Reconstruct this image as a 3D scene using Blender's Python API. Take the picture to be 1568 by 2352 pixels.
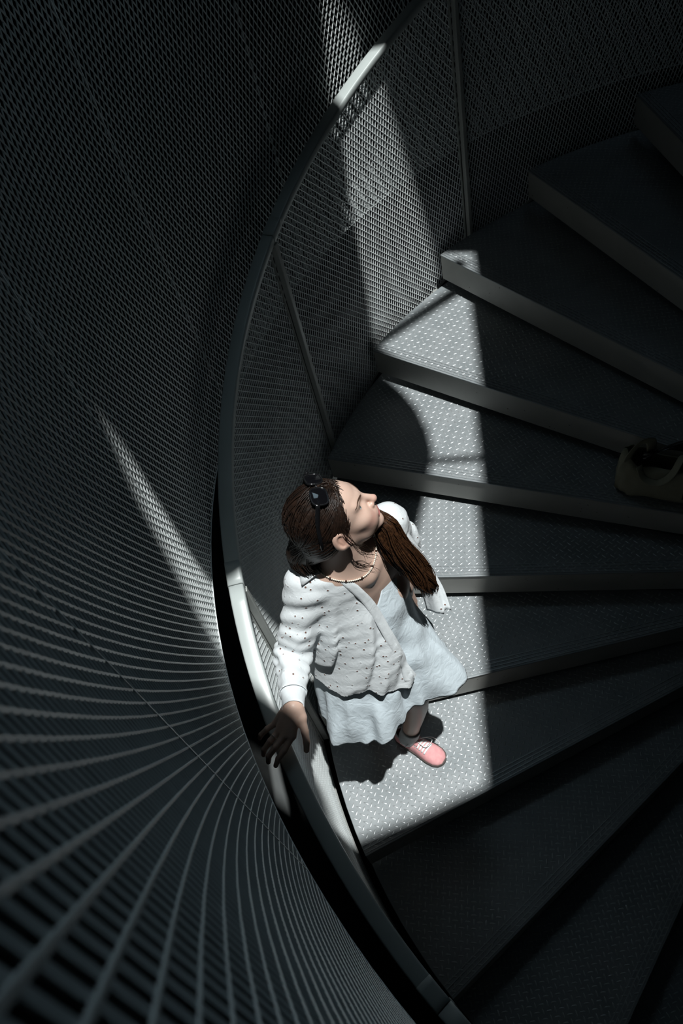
import bpy, bmesh, math, random
import numpy as np
from mathutils import Vector, Matrix, geometry

for o in list(bpy.data.objects):
    bpy.data.objects.remove(o)
S = bpy.context.scene
COL = S.collection

# ------------------------------------------------------------------ camera
CAM_POS = Vector((0.77656, 1.99464, 2.63863))
RIGHT = Vector((-0.923511, -0.334672, -0.187409))
DOWN = Vector((-0.166809, 0.790387, -0.589460))
FWD = Vector((0.345401, -0.513111, -0.785758))
cam_d = bpy.data.cameras.new('camera')
cam = bpy.data.objects.new('camera', cam_d)
COL.objects.link(cam)
m = Matrix.Identity(4)
for i in range(3):
    m[i][0] = RIGHT[i]
    m[i][1] = -DOWN[i]
    m[i][2] = -FWD[i]
    m[i][3] = CAM_POS[i]
cam.matrix_world = m
cam_d.sensor_fit = 'VERTICAL'
cam_d.sensor_height = 36.0
cam_d.sensor_width = 24.0
cam_d.lens = 1798.59 / 2352 * 36.0
cam_d.clip_start = 0.02
cam_d.dof.use_dof = True
cam_d.dof.focus_distance = 2.05
cam_d.dof.aperture_fstop = 9.0
S.camera = cam

# ------------------------------------------------------------------ world, sun, fill lamps, exposure
W = bpy.data.worlds.new('cool_ambient')
S.world = W
W.use_nodes = True
bgn = W.node_tree.nodes['Background']
bgn.inputs[0].default_value = (0.55, 0.78, 1.0, 1)
bgn.inputs[1].default_value = WORLD_STRENGTH = 0.06

SUN_D = Vector((0.227, -0.05, -1.0))          # the way the light travels
sun_d = bpy.data.lights.new('sun', 'SUN')
sun_d.energy = 4.8
sun_d.angle = math.radians(0.75)
sun_d.color = (0.97, 1.0, 0.985)
sun = bpy.data.objects.new('sun', sun_d)
COL.objects.link(sun)
sun.rotation_euler = SUN_D.to_track_quat('-Z', 'Y').to_euler()
sun.location = (0, 0, 9)

side_fill_d = bpy.data.lights.new('side_fill_lamp', 'AREA')  # unseen lamp added at the wall gap as cool fill
side_fill_d.shape = 'RECTANGLE'
side_fill_d.size = 2.2
side_fill_d.size_y = 1.2
side_fill_d.energy = 1.6
side_fill_d.color = (0.60, 0.84, 1.0)
side_fill = bpy.data.objects.new('side_fill_lamp', side_fill_d)
COL.objects.link(side_fill)
side_fill.location = (0.9, -4.75, 3.6)
side_fill.rotation_euler = (Vector((1.1, 1.6, 1.9)) - side_fill.location).to_track_quat('-Z', 'Y').to_euler()

screen_fill_d = bpy.data.lights.new('screen_fill_lamp', 'AREA')       # unseen fill lamp, added to brighten the near screen
screen_fill_d.shape = 'RECTANGLE'
screen_fill_d.size = 0.7
screen_fill_d.size_y = 0.5
screen_fill_d.energy = 2.3
screen_fill_d.spread = math.radians(135)
screen_fill_d.color = (0.62, 0.86, 1.0)
cool_ambient = bpy.data.objects.new('screen_fill_lamp', screen_fill_d)
COL.objects.link(cool_ambient)
cool_ambient.location = (1.85, -0.50, 3.30)
cool_ambient.rotation_euler = (Vector((0.75, 2.05, 2.0)) - cool_ambient.location).to_track_quat('-Z', 'Y').to_euler()

S.view_settings.view_transform = 'Standard'
S.view_settings.look = 'None'
S.view_settings.gamma = 1.0
S.view_settings.use_curve_mapping = False
S.view_settings.exposure = 0.0

# ------------------------------------------------------------------ helpers
RNG = random.Random(7)
NPR = np.random.default_rng(7)

def link(o, parent=None):
    COL.objects.link(o)
    if parent is not None:
        o.parent = parent
    return o

def tag(o, label=None, cat=None, group=None, kind=None):
    if label: o['label'] = label
    if cat: o['category'] = cat
    if group: o['group'] = group
    if kind: o['kind'] = kind
    return o

def empty(name, loc=(0, 0, 0)):
    o = bpy.data.objects.new(name, None)
    o.empty_display_size = 0.1
    o.location = loc
    return link(o)

def obj(name, verts, faces, mat, parent=None, smooth=False):
    me = bpy.data.meshes.new(name)
    me.from_pydata(np.asarray(verts, dtype=np.float32), [], [tuple(map(int, f)) for f in faces])
    me.update()
    if smooth:
        me.polygons.foreach_set('use_smooth', [True] * len(me.polygons))
    if mat: me.materials.append(mat)
    o = bpy.data.objects.new(name, me)
    link(o, parent)
    if parent is not None and any(parent.location):
        # verts are given in world space
        o.location = -parent.location
    return o

class MB:
    """collects vertices and faces"""
    def __init__(self):
        self.v = []; self.f = []
    def add(self, v, f):
        n = len(self.v)
        self.v.extend(v)
        self.f.extend([tuple(i + n for i in q) for q in f])
    def build(self, name, mat, parent=None, smooth=False):
        return obj(name, self.v, self.f, mat, parent, smooth)

HEXF = [(0, 3, 2, 1), (4, 5, 6, 7), (0, 1, 5, 4), (1, 2, 6, 5), (2, 3, 7, 6), (3, 0, 4, 7)]

def box_pts(o, ax, ay, az, x0, x1, y0, y1, z0, z1):
    o = np.array(o); ax = np.array(ax); ay = np.array(ay); az = np.array(az)
    return [o + ax*x + ay*y + az*z for z in (z0, z1) for x, y in ((x0, y0), (x1, y0), (x1, y1), (x0, y1))]

def tube(path, rads, n=8, closed_ends=True, up=None):
    """round tube through points with radii (scalar or (a,b)); returns verts, faces"""
    P = [np.array(p, float) for p in path]
    m_ = len(P)
    T = []
    for i in range(m_):
        t = P[min(i+1, m_-1)] - P[max(i-1, 0)]
        T.append(t / (np.linalg.norm(t) + 1e-12))
    u = np.array(up if up is not None else (0.3, 0.2, 0.9), float)
    u = u - T[0]*(u @ T[0]); u /= np.linalg.norm(u)
    V = []; F = []
    for i in range(m_):
        if i:
            u = u - T[i]*(u @ T[i]); u /= (np.linalg.norm(u) + 1e-12)
        w = np.cross(T[i], u)
        r = rads[i] if hasattr(rads, '__len__') else rads
        a, b = (r if hasattr(r, '__len__') else (r, r))
        for k in range(n):
            q = 2*math.pi*k/n
            V.append(P[i] + u*math.cos(q)*a + w*math.sin(q)*b)
    for i in range(m_-1):
        for k in range(n):
            F.append((i*n+k, i*n+(k+1) % n, (i+1)*n+(k+1) % n, (i+1)*n+k))
    if closed_ends:
        F.append(tuple(range(n-1, -1, -1)))
        F.append(tuple((m_-1)*n+k for k in range(n)))
    return V, F

def spline(pts, n):
    """Catmull-Rom through points"""
    P = np.array(pts, float)
    P = np.vstack([2*P[0]-P[1], P, 2*P[-1]-P[-2]])
    out = []
    m_ = len(P)-3
    for t in np.linspace(0, m_-1e-9, n):
        i = int(t); s = t-i
        a, b, c, d = P[i:i+4]
        out.append(0.5*((2*b)+(-a+c)*s+(2*a-5*b+4*c-d)*s*s+(-a+3*b-3*c+d)*s**3))
    return np.array(out)

# ------------------------------------------------------------------ materials
def new_mat(name, base, rough=0.5, metal=0.0, spec=0.5):
    mt = bpy.data.materials.new(name)
    mt.use_nodes = True
    b = mt.node_tree.nodes['Principled BSDF']
    b.inputs['Base Color'].default_value = (*base, 1)
    b.inputs['Roughness'].default_value = rough
    b.inputs['Metallic'].default_value = metal
    b.inputs['Specular IOR Level'].default_value = spec
    return mt

def nodes(mt):
    return mt.node_tree.nodes, mt.node_tree.links, mt.node_tree.nodes['Principled BSDF']

def noise_mat(name, c0, c1, scale=20.0, rough=(0.4, 0.6), metal=0.0, bump=0.0, detail=4.0, lo=0.35, hi=0.65, spec=0.5):
    mt = new_mat(name, c0, rough[0], metal, spec)
    N, L, b = nodes(mt)
    tc = N.new('ShaderNodeTexCoord')
    nz = N.new('ShaderNodeTexNoise')
    nz.inputs['Scale'].default_value = scale
    nz.inputs['Detail'].default_value = detail
    L.new(tc.outputs['Object'], nz.inputs['Vector'])
    cr = N.new('ShaderNodeValToRGB')
    cr.color_ramp.elements[0].position = lo
    cr.color_ramp.elements[0].color = (*c0, 1)
    cr.color_ramp.elements[1].position = hi
    cr.color_ramp.elements[1].color = (*c1, 1)
    L.new(nz.outputs['Fac'], cr.inputs['Fac'])
    L.new(cr.outputs['Color'], b.inputs['Base Color'])
    mr = N.new('ShaderNodeMapRange')
    mr.inputs['To Min'].default_value = rough[0]
    mr.inputs['To Max'].default_value = rough[1]
    L.new(nz.outputs['Fac'], mr.inputs['Value'])
    L.new(mr.outputs['Result'], b.inputs['Roughness'])
    if bump:
        bp = N.new('ShaderNodeBump')
        bp.inputs['Strength'].default_value = bump
        bp.inputs['Distance'].default_value = 0.002
        L.new(nz.outputs['Fac'], bp.inputs['Height'])
        L.new(bp.outputs['Normal'], b.inputs['Normal'])
    return mt

M = {}
M['plate'] = noise_mat('chequer_plate', (0.235, 0.258, 0.268), (0.295, 0.315, 0.325), 9.0, (0.40, 0.5), 0.15)
M['lug'] = noise_mat('plate_lug', (0.33, 0.35, 0.36), (0.41, 0.43, 0.44), 15.0, (0.32, 0.42), 0.4)
M['rail'] = noise_mat('rail_paint', (0.46, 0.50, 0.49), (0.50, 0.54, 0.53), 5.0, (0.30, 0.38), 0.0)
M['post'] = noise_mat('post_paint', (0.40, 0.42, 0.40), (0.46, 0.47, 0.45), 8.0, (0.35, 0.45), 0.1)
M['mesh'] = noise_mat('expanded_metal', (0.76, 0.80, 0.80), (0.84, 0.88, 0.88), 12.0, (0.35, 0.48), 0.05)
M['column'] = noise_mat('column_paint', (0.25, 0.26, 0.26), (0.30, 0.31, 0.31), 4.0, (0.5, 0.6))
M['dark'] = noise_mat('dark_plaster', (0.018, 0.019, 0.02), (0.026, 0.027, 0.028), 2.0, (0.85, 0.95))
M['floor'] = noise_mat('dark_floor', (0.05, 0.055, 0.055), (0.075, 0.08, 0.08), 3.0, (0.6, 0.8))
M['black'] = noise_mat('black_plastic', (0.006, 0.006, 0.007), (0.009, 0.009, 0.01), 30.0, (0.12, 0.2))

def speckle_mat():
    mt = noise_mat('fascia_paint', (0.36, 0.36, 0.335), (0.42, 0.415, 0.39), 6.0, (0.5, 0.65))
    N, L, b = nodes(mt)
    tc = N.new('ShaderNodeTexCoord')
    vo = N.new('ShaderNodeTexVoronoi')
    vo.inputs['Scale'].default_value = 45.0
    L.new(tc.outputs['Object'], vo.inputs['Vector'])
    nz = N.new('ShaderNodeTexNoise'); nz.inputs['Scale'].default_value = 30.0
    L.new(tc.outputs['Object'], nz.inputs['Vector'])
    th = N.new('ShaderNodeMapRange')
    th.inputs['From Min'].default_value = 0.5; th.inputs['From Max'].default_value = 0.75
    th.inputs['To Min'].default_value = 0.0; th.inputs['To Max'].default_value = 0.2
    L.new(nz.outputs['Fac'], th.inputs['Value'])
    lt = N.new('ShaderNodeMath'); lt.operation = 'LESS_THAN'
    L.new(vo.outputs['Distance'], lt.inputs[0]); L.new(th.outputs['Result'], lt.inputs[1])
    mix = N.new('ShaderNodeMixRGB')
    src = b.inputs['Base Color'].links[0].from_socket
    L.new(lt.outputs[0], mix.inputs['Fac'])
    L.new(src, mix.inputs['Color1'])
    mix.inputs['Color2'].default_value = (0.13, 0.11, 0.09, 1)
    L.new(mix.outputs['Color'], b.inputs['Base Color'])
    return mt
M['fascia'] = speckle_mat()

# ------------------------------------------------------------------ stair geometry constants
AL = 0.256876           # angle of one tread
RISE = 0.175
R_TREAD = 2.104
R_IN = 0.24
FASCIA = 0.136
RAIL_IN, RAIL_OUT, RAIL_H = 2.1135, 2.1611, 1.060
R_MESH = 2.139          # balustrade mesh
R_CAGE = 2.20           # round enclosure of the upper level
Z_CAGE0, Z_CAGE1 = 0.735, 2.85

def helix_z(th):        # height of the nosing line
    return -th/AL*RISE

def cylp(r, th, z):
    return np.array((r*math.cos(th), r*math.sin(th), z))

# ------------------------------------------------------------------ the shell of the place
def ring_wall(name, r, z0, z1, a0, a1, n, mat, thick=0.12):
    mb = MB()
    for i in range(n+1):
        a = a0 + (a1-a0)*i/n
        for rr, z in ((r, z0), (r+thick, z0), (r+thick, z1), (r, z1)):
            mb.v.append(cylp(rr, a, z))
    for i in range(n):
        for k in range(4):
            mb.f.append((i*4+k, (i+1)*4+k, (i+1)*4+(k+1) % 4, i*4+(k+1) % 4))
    mb.f.append((0, 1, 2, 3)); mb.f.append((n*4+3, n*4+2, n*4+1, n*4))
    return tag(mb.build(name, mat), kind='structure')

FLOOR_Z = -1.4
ROOF_Z = 4.5
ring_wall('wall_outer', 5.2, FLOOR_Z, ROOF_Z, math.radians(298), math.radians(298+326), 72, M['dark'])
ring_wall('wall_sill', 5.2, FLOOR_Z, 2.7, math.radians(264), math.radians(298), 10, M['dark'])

fl = MB()
n = 64
fl.v = [cylp(5.4, 2*math.pi*i/n, FLOOR_Z) for i in range(n)] + [cylp(5.4, 2*math.pi*i/n, FLOOR_Z-0.1) for i in range(n)]
fl.f = [tuple(range(n)), tuple(range(2*n-1, n-1, -1))] + [(i, n+i, n+(i+1) % n, (i+1) % n) for i in range(n)]
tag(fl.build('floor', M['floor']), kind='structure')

# outline of the sunbeam where it crosses z = 0; unseen roof, its hole cut to this outline along the rays to shape the beam
BEAM = [(1.016, 1.095), (1.069, 1.143), (1.254, 1.303), (1.428, 1.433), (1.47, 1.478), (1.52, 1.492), (1.565, 1.425), (1.615, 1.372), (1.680, 1.335), (1.772, 1.308), (1.89, 1.275),
        (1.981, 1.237), (2.056, 1.185), (2.135, 1.130), (2.235, 1.030), (2.18, 1.050), (2.11, 1.066), (2.07, 1.055), (2.01, 0.985), (1.90, 0.845), (1.74, 0.60), (1.64, 0.37),
        (1.60, 0.21), (1.615, 0.02), (1.64, -0.13), (1.70, -0.25), (1.782, -0.364), (1.87, -0.45), (1.946, -0.51), (2.09, -0.607), (2.162, -0.650), (2.255, -0.680),
        (2.293, -0.71), (2.338, -0.746), (2.394, -0.806), (2.43, -0.85), (2.39, -0.90), (2.33, -0.955), (2.21, -0.955), (2.118, -0.993), (2.0, -1.041), (1.942, -1.057), (1.757, -1.08)]
def to_roof(p):
    return (p[0] - ROOF_Z*SUN_D.x, p[1] - ROOF_Z*SUN_D.y)
hole = [to_roof(p) for p in BEAM]
outer = [(5.4*math.cos(2*math.pi*i/48), 5.4*math.sin(2*math.pi*i/48)) for i in range(48)]
tess = geometry.tessellate_polygon([[Vector((x, y, 0)) for x, y in outer], [Vector((x, y, 0)) for x, y in hole]])
allp = outer + hole
roof = MB()
roof.v = [np.array((x, y, ROOF_Z)) for x, y in allp] + [np.array((x, y, ROOF_Z+0.02)) for x, y in allp]
k = len(allp)
roof.f = [tuple(t) for t in tess] + [tuple(i+k for i in reversed(t)) for t in tess]
no = len(outer); nh = len(hole)
roof.f += [(i, (i+1) % no, k+(i+1) % no, k+i) for i in range(no)]
roof.f += [(no+i, no+(i+1) % nh, k+no+(i+1) % nh, k+no+i) for i in range(nh)]
tag(roof.build('ceiling_gobo', M['dark']), kind='structure')
def roof_bar(p, q, w):  # unseen bar added across the roof hole to cast a shade band
    p = np.array((*to_roof(p), 0.0)); q = np.array((*to_roof(q), 0.0))
    t = (q-p)/np.linalg.norm(q-p)
    s_ = np.array((-t[1], t[0], 0))
    v = box_pts(p, t, s_, (0, 0, 1), -0.05, np.linalg.norm(q-p)+0.05, -w/2, w/2, ROOF_Z-0.03, ROOF_Z+0.0)
    return tag(obj('shade_bar', v, HEXF, M['dark']), kind='structure')
roof_bar((2.12, -0.53), (1.82, -0.975), 0.066)
roof_bar((1.70, -0.06), (1.38, -0.145), 0.034)
# ------------------------------------------------------------------ spiral staircase
stair = empty('spiral_staircase', (0, 0, FLOOR_Z))
tag(stair, 'steel spiral staircase with chequer plate treads and pale grey front edges', 'staircase')

cv, cf = [], []
n = 32
for z in (FLOOR_Z, 3.2):
    cv += [cylp(0.16, 2*math.pi*i/n, z) for i in range(n)]
cf = [tuple(range(n-1, -1, -1)), tuple(range(n, 2*n))] + [(i, (i+1) % n, n+(i+1) % n, n+i) for i in range(n)]
obj('centre_column', cv, cf, M['column'], stair)

G = 0.0232               # lug pitch
LL, LW, LH = 0.0120, 0.0032, 0.0019
LUGP = [(LL, 0, 0), (.5*LL, LW, 0), (-.5*LL, LW, 0), (-LL, 0, 0), (-.5*LL, -LW, 0), (.5*LL, -LW, 0), (.45*LL, 0, LH), (-.45*LL, 0, LH)]
LUGF = [(0, 1, 6), (1, 2, 7, 6), (2, 3, 7), (3, 4, 7), (4, 5, 6, 7), (5, 0, 6)]

def make_tread(k_):
    th = (k_-4)*AL
    z = -(k_-4)*RISE
    back = th - AL - 0.035
    u = np.array((math.cos(th), math.sin(th), 0.0))           # along the nosing, outwards
    b = np.array((math.sin(th), -math.cos(th), 0.0))          # towards the back of the tread
    na = 6
    top = [cylp(R_IN, th, z), cylp(R_TREAD, th, z)]
    top += [cylp(R_TREAD, th + (back-th)*i/na, z) for i in range(1, na+1)]
    top += [cylp(R_IN, back, z)]
    # rounded nosing: the front edge is pulled down in two small steps
    lowr = [p - np.array((0, 0, 0.007)) for p in top]
    n_ = len(top)
    f = [tuple(range(n_)), tuple(range(2*n_-1, n_-1, -1))] + [(i, n_+i, n_+(i+1) % n_, (i+1) % n_) for i in range(n_)]
    tr = obj('tread', top+lowr, f, M['plate'], stair)
    bv = tr.modifiers.new('bevel', 'BEVEL'); bv.width = 0.002; bv.segments = 2; bv.limit_method = 'ANGLE'
    # lugs
    zz = np.array((0, 0, 1.0))
    if k_ >= -1:
        c45 = math.sqrt(.5)
        e1 = (u+b)*c45; e2 = (b-u)*c45
        ii, jj = np.meshgrid(np.arange(-130, 131), np.arange(-130, 131), indexing='ij')
        ii = ii.ravel(); jj = jj.ravel()
        p = e1*(ii*G)[:, None] + e2*(jj*G)[:, None]
        r = np.hypot(p[:, 0], p[:, 1]); bb = p @ b; uu = p @ u
        ok = (r < R_TREAD-0.012) & (r > 0.45) & (bb > 0.009) & (uu > 0) & (np.arctan2(bb, uu) < AL+0.012)
        p = p[ok]; par = ((ii+jj)[ok] & 1).astype(bool)
        X = np.where(par[:, None], e1, e2); Y = np.where(par[:, None], e2, -e1)
        LP_ = np.array(LUGP)
        V = (p + zz*z)[:, None, :] + X[:, None, :]*LP_[None, :, 0:1] + Y[:, None, :]*LP_[None, :, 1:2] + zz*LP_[None, :, 2:3]
        n8 = len(LUGP)
        F = [tuple(q+n8*t_ for q in ff) for t_ in range(len(p)) for ff in LUGF]
        o = obj('raised_lugs', V.reshape(-1, 3), F, M['lug'], None, True)
        o.parent = tr
        tag(o, kind='stuff')
    # grip ribs along the nosing
    for d_ in (0.010, 0.024, 0.038, 0.052):
        v = box_pts(u*0.45 + b*d_ + zz*z, u, b, zz, 0, math.sqrt((R_TREAD-0.004)**2-d_**2)-0.45, -0.0016, 0.0016, -0.001, 0.0026)
        o = obj('grip_rib', v, HEXF, M['lug'])
        o.parent = tr
    v = box_pts(zz*z, u, b, zz, R_IN, R_TREAD-0.001, 0.002, 0.012, -FASCIA, -0.006)
    o = obj('front_fascia', v, HEXF, M['fascia'])
    o.parent = tr
    tag(o, 'pale grey speckled front edge')
    return tr
for k_ in range(-3, 12):
    make_tread(k_)

# ------------------------------------------------------------------ balustrade
POSTS = [-1.75, -1.181, -0.6132, -0.0496, 0.519, 1.0788, 1.643]
bal = empty('stair_balustrade', cylp(R_MESH, 0.5, helix_z(0.5)))
tag(bal, 'helical balustrade with flat grey handrail, slim posts and expanded metal panels', 'balustrade')

def rail_section(a0, a1, name='handrail_section', g=0.0, ns=22):
    c = 0.006
    prof = [(RAIL_IN, -0.034+c), (RAIL_IN, -c), (RAIL_IN+c*.3, -c*.3), (RAIL_IN+c, 0), (RAIL_OUT-c, 0), (RAIL_OUT-c*.3, -c*.3), (RAIL_OUT, -c), (RAIL_OUT, -0.034+c),
            (RAIL_OUT-c, -0.034), (RAIL_IN+c, -0.034)]
    m_ = len(prof)
    prof = [(r+(g if r > 2.137 else -g), dz+(g if dz > -.017 else -g)) for r, dz in prof]
    mb = MB()
    for i in range(ns+1):
        a = a0 + (a1-a0)*i/ns
        for r, dz in prof:
            mb.v.append(cylp(r, a, helix_z(a)+RAIL_H+dz))
    for i in range(ns):
        for q in range(m_):
            mb.f.append((i*m_+q, i*m_+(q+1) % m_, (i+1)*m_+(q+1) % m_, (i+1)*m_+q))
    mb.f.append(tuple(range(m_-1, -1, -1))); mb.f.append(tuple(ns*m_+q for q in range(m_)))
    o = mb.build(name, M['rail'], bal)
    for p in o.data.polygons: p.use_smooth = len(p.vertices) == 4
    return o
for a0, a1 in zip(POSTS[:-1], POSTS[1:]):
    rail_section(a0+0.0006, a1-0.0006)
    rail_section(a1-0.034, a1-0.0008, 'splice_sleeve', 0.0007, 4)
for a in POSTS:
    zt = helix_z(a)+RAIL_H-0.033
    zb = helix_z(a)-0.22
    er = np.array((math.cos(a), math.sin(a), 0)); et = np.array((-math.sin(a), math.cos(a), 0))
    v = box_pts((0, 0, 0), er, et, (0, 0, 1), 2.110, 2.134, -0.010, 0.010, zb, zt)
    po = obj('post', v, HEXF, M['post'], bal)
    bv = po.modifiers.new('bevel', 'BEVEL'); bv.width = 0.0025; bv.segments = 2
    for sg in (-1, 1):
        v = box_pts((0, 0, 0), er, et, (0, 0, 1), R_MESH-0.006, R_MESH+0.004, sg*0.017-0.003, sg*0.017+0.003, zb, zt)
        o = obj('panel_edge', v, HEXF, M['post']); o.parent = po

SL = RISE/(AL*R_MESH)     # fall of the helix per metre of arc

TWC, TWS = 0.80, 0.60      # strands are twisted out of the sheet
def strand(r, s0, z0, s1, z1, w, t, ns):
    """flat strand on the cylinder r from (s0,z0) to (s1,z1); w in the surface, t through it"""
    L = math.hypot(s1-s0, z1-z0)
    ds, dz = (s1-s0)/L, (z1-z0)/L
    if dz < 0: ds, dz = -ds, -dz
    q = np.linspace(0, 1, ns+1)
    s = s0+(s1-s0)*q; z = z0+(z1-z0)*q
    a = s/r
    ca_, sa_ = np.cos(a), np.sin(a)
    o0 = np.zeros(ns+1)
    er = np.stack([ca_, sa_, o0], 1); et = np.stack([-sa_, ca_, o0], 1)
    c = er*r; c[:, 2] = z
    pv = et*dz - np.array((0, 0, ds))
    wv = pv*TWC + er*TWS
    nv = er*TWC - pv*TWS
    V = np.stack([c + wv*x + nv*y for x, y in ((-w/2, -t/2), (w/2, -t/2), (w/2, t/2), (-w/2, t/2))], 1).reshape(-1, 3)
    F = [(i*4+k, i*4+(k+1) % 4, (i+1)*4+(k+1) % 4, (i+1)*4+k) for i in range(ns) for k in range(4)]
    F.append((3, 2, 1, 0)); F.append((ns*4, ns*4+1, ns*4+2, ns*4+3))
    return V, F

def clip_seg(s0, z0, s1, z1, sa, sb):
    """clip segment to sa<=s<=sb"""
    d = s1-s0
    t0, t1 = 0.0, 1.0
    ta, tb = (sa-s0)/d, (sb-s0)/d
    if ta > tb: ta, tb = tb, ta
    t0 = max(t0, ta); t1 = min(t1, tb)
    if t1 - t0 < 1e-4: return None
    return s0+d*t0, z0+(z1-z0)*t0, s0+d*t1, z0+(z1-z0)*t1

# one panel of expanded metal in each bay; the strands run in two families
ZB, ZT = -0.20, RAIL_H-0.03
for a0, a1 in zip(POSTS[:-1], POSTS[1:]):
    sa, sb = a0*R_MESH+0.018, a1*R_MESH-0.018
    pan = empty('mesh_panel'); pan.parent = bal; pan.location = -bal.location
    for zc in (ZB, ZT-0.004):
        V, F = strand(R_MESH, sa, zc-SL*sa, sb, zc-SL*sb, 0.012, 0.006, 14)
        o = obj('edge_strip', V, F, M['post']); o.parent = pan
    for fam, (kk, du, w_, t_) in enumerate(((0.90, 0.029, 0.0024, 0.0022), (-0.27, 0.0160, 0.0042, 0.0022))):
        mb = MB()
        den = 1+SL*kk
        umin = min(sa-kk*((zq-SL*sq)) for sq in (sa, sb) for zq in (ZB, ZT)) - 1.0
        umax = max(sa-kk*((zq-SL*sq)) for sq in (sa, sb) for zq in (ZB, ZT)) + 1.6
        i0 = int(math.floor(umin/du)); i1 = int(math.ceil(umax/du))
        for i in range(i0, i1+1):
            u_ = i*du
            zb = (ZB-SL*u_)/den; zt = (ZT-SL*u_)/den
            c = clip_seg(u_+kk*zb, zb, u_+kk*zt, zt, sa, sb)
            if c is None: continue
            ns = max(2, int(abs(c[2]-c[0])/0.09)+1)
            V, F = strand(R_MESH+fam*0.0012, *c, w_, t_, ns)
            mb.add(V, F)
        o = mb.build('mesh_strands', M['mesh'])
        o.parent = pan
        tag(o, kind='stuff')

# ------------------------------------------------------------------ round mesh enclosure of the upper level
cage = empty('mesh_enclosure', cylp(R_CAGE, 0.5, Z_CAGE0))
tag(cage, 'tall round expanded metal enclosure curving past the handrail and up to the viewer', 'mesh screen')
SEAM0, SEAMD = 0.430, 0.795
DU = 0.0222
panels = []
for pi in range(-6, 5):
    sa = SEAM0 + pi*SEAMD; sb = sa+SEAMD
    if pi == 4: sb = sa+0.45
    pan = empty('mesh_panel'); pan.parent = cage; pan.location = -cage.location
    for zc in (Z_CAGE0, Z_CAGE1):
        V, F = strand(R_CAGE, sa, zc, sb, zc+1e-4, 0.005, 0.003, 10)
        o = obj('edge_strip', V, F, M['mesh']); o.parent = pan
    for sq in (sa,):
        a = sq/R_CAGE
        er = np.array((math.cos(a), math.sin(a), 0)); et = np.array((-math.sin(a), math.cos(a), 0))
        o = obj('panel_joint', box_pts((0, 0, 0), er, et, (0, 0, 1), R_CAGE-0.002, R_CAGE+0.002, -0.0016, 0.0016, Z_CAGE0, Z_CAGE1), HEXF, M['mesh']); o.parent = pan
    near = pi in (2, 3)
    for fam, kk in enumerate((0.53, -0.53)):
        mb = MB()
        us = [sa-kk*z for z in (Z_CAGE0, Z_CAGE1)] + [sb-kk*z for z in (Z_CAGE0, Z_CAGE1)]
        for i in range(int(math.floor(min(us)/DU)), int(math.ceil(max(us)/DU))+1):
            u_ = i*DU
            c = clip_seg(u_+kk*Z_CAGE0, Z_CAGE0, u_+kk*Z_CAGE1, Z_CAGE1, sa+0.001, sb-0.001)
            if c is None: continue
            ns = max(2, int(abs(c[2]-c[0])/0.07)+1)
            V, F = strand(R_CAGE+fam*0.001, *c, 0.0036, 0.0020, ns)
            if near and (pi == 3):
                o = obj('strand', V, F, M['mesh']); o.parent = pan
            else:
                mb.add(V, F)
        if mb.v:
            o = mb.build('mesh_strands', M['mesh']); o.parent = pan
            tag(o, kind='stuff')
# ------------------------------------------------------------------ signed distance modelling tools (for the figure)
def d_ell(P, c, ax, rad):
    q = (P - np.array(c, np.float32)) @ np.array(ax, np.float32)
    rad = np.array(rad, np.float32)
    k0 = np.sqrt(((q/rad)**2).sum(-1)); k1 = np.sqrt(((q/rad**2)**2).sum(-1)) + 1e-9
    return k0*(k0-1)/k1
I3 = np.eye(3)
def d_cap(P, a, b, ra, rb):
    a = np.array(a, np.float32); b = np.array(b, np.float32)
    ab = b-a
    t = np.clip(((P-a) @ ab)/(ab @ ab), 0, 1)
    return np.sqrt(((P-a-t[..., None]*ab)**2).sum(-1)) - (ra + (rb-ra)*t)
def smin(a, b, k):
    h = np.clip(0.5+0.5*(b-a)/k, 0, 1)
    return b + (a-b)*h - k*h*(1-h)
def smax(a, b, k):
    return -smin(-a, -b, k)

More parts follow.
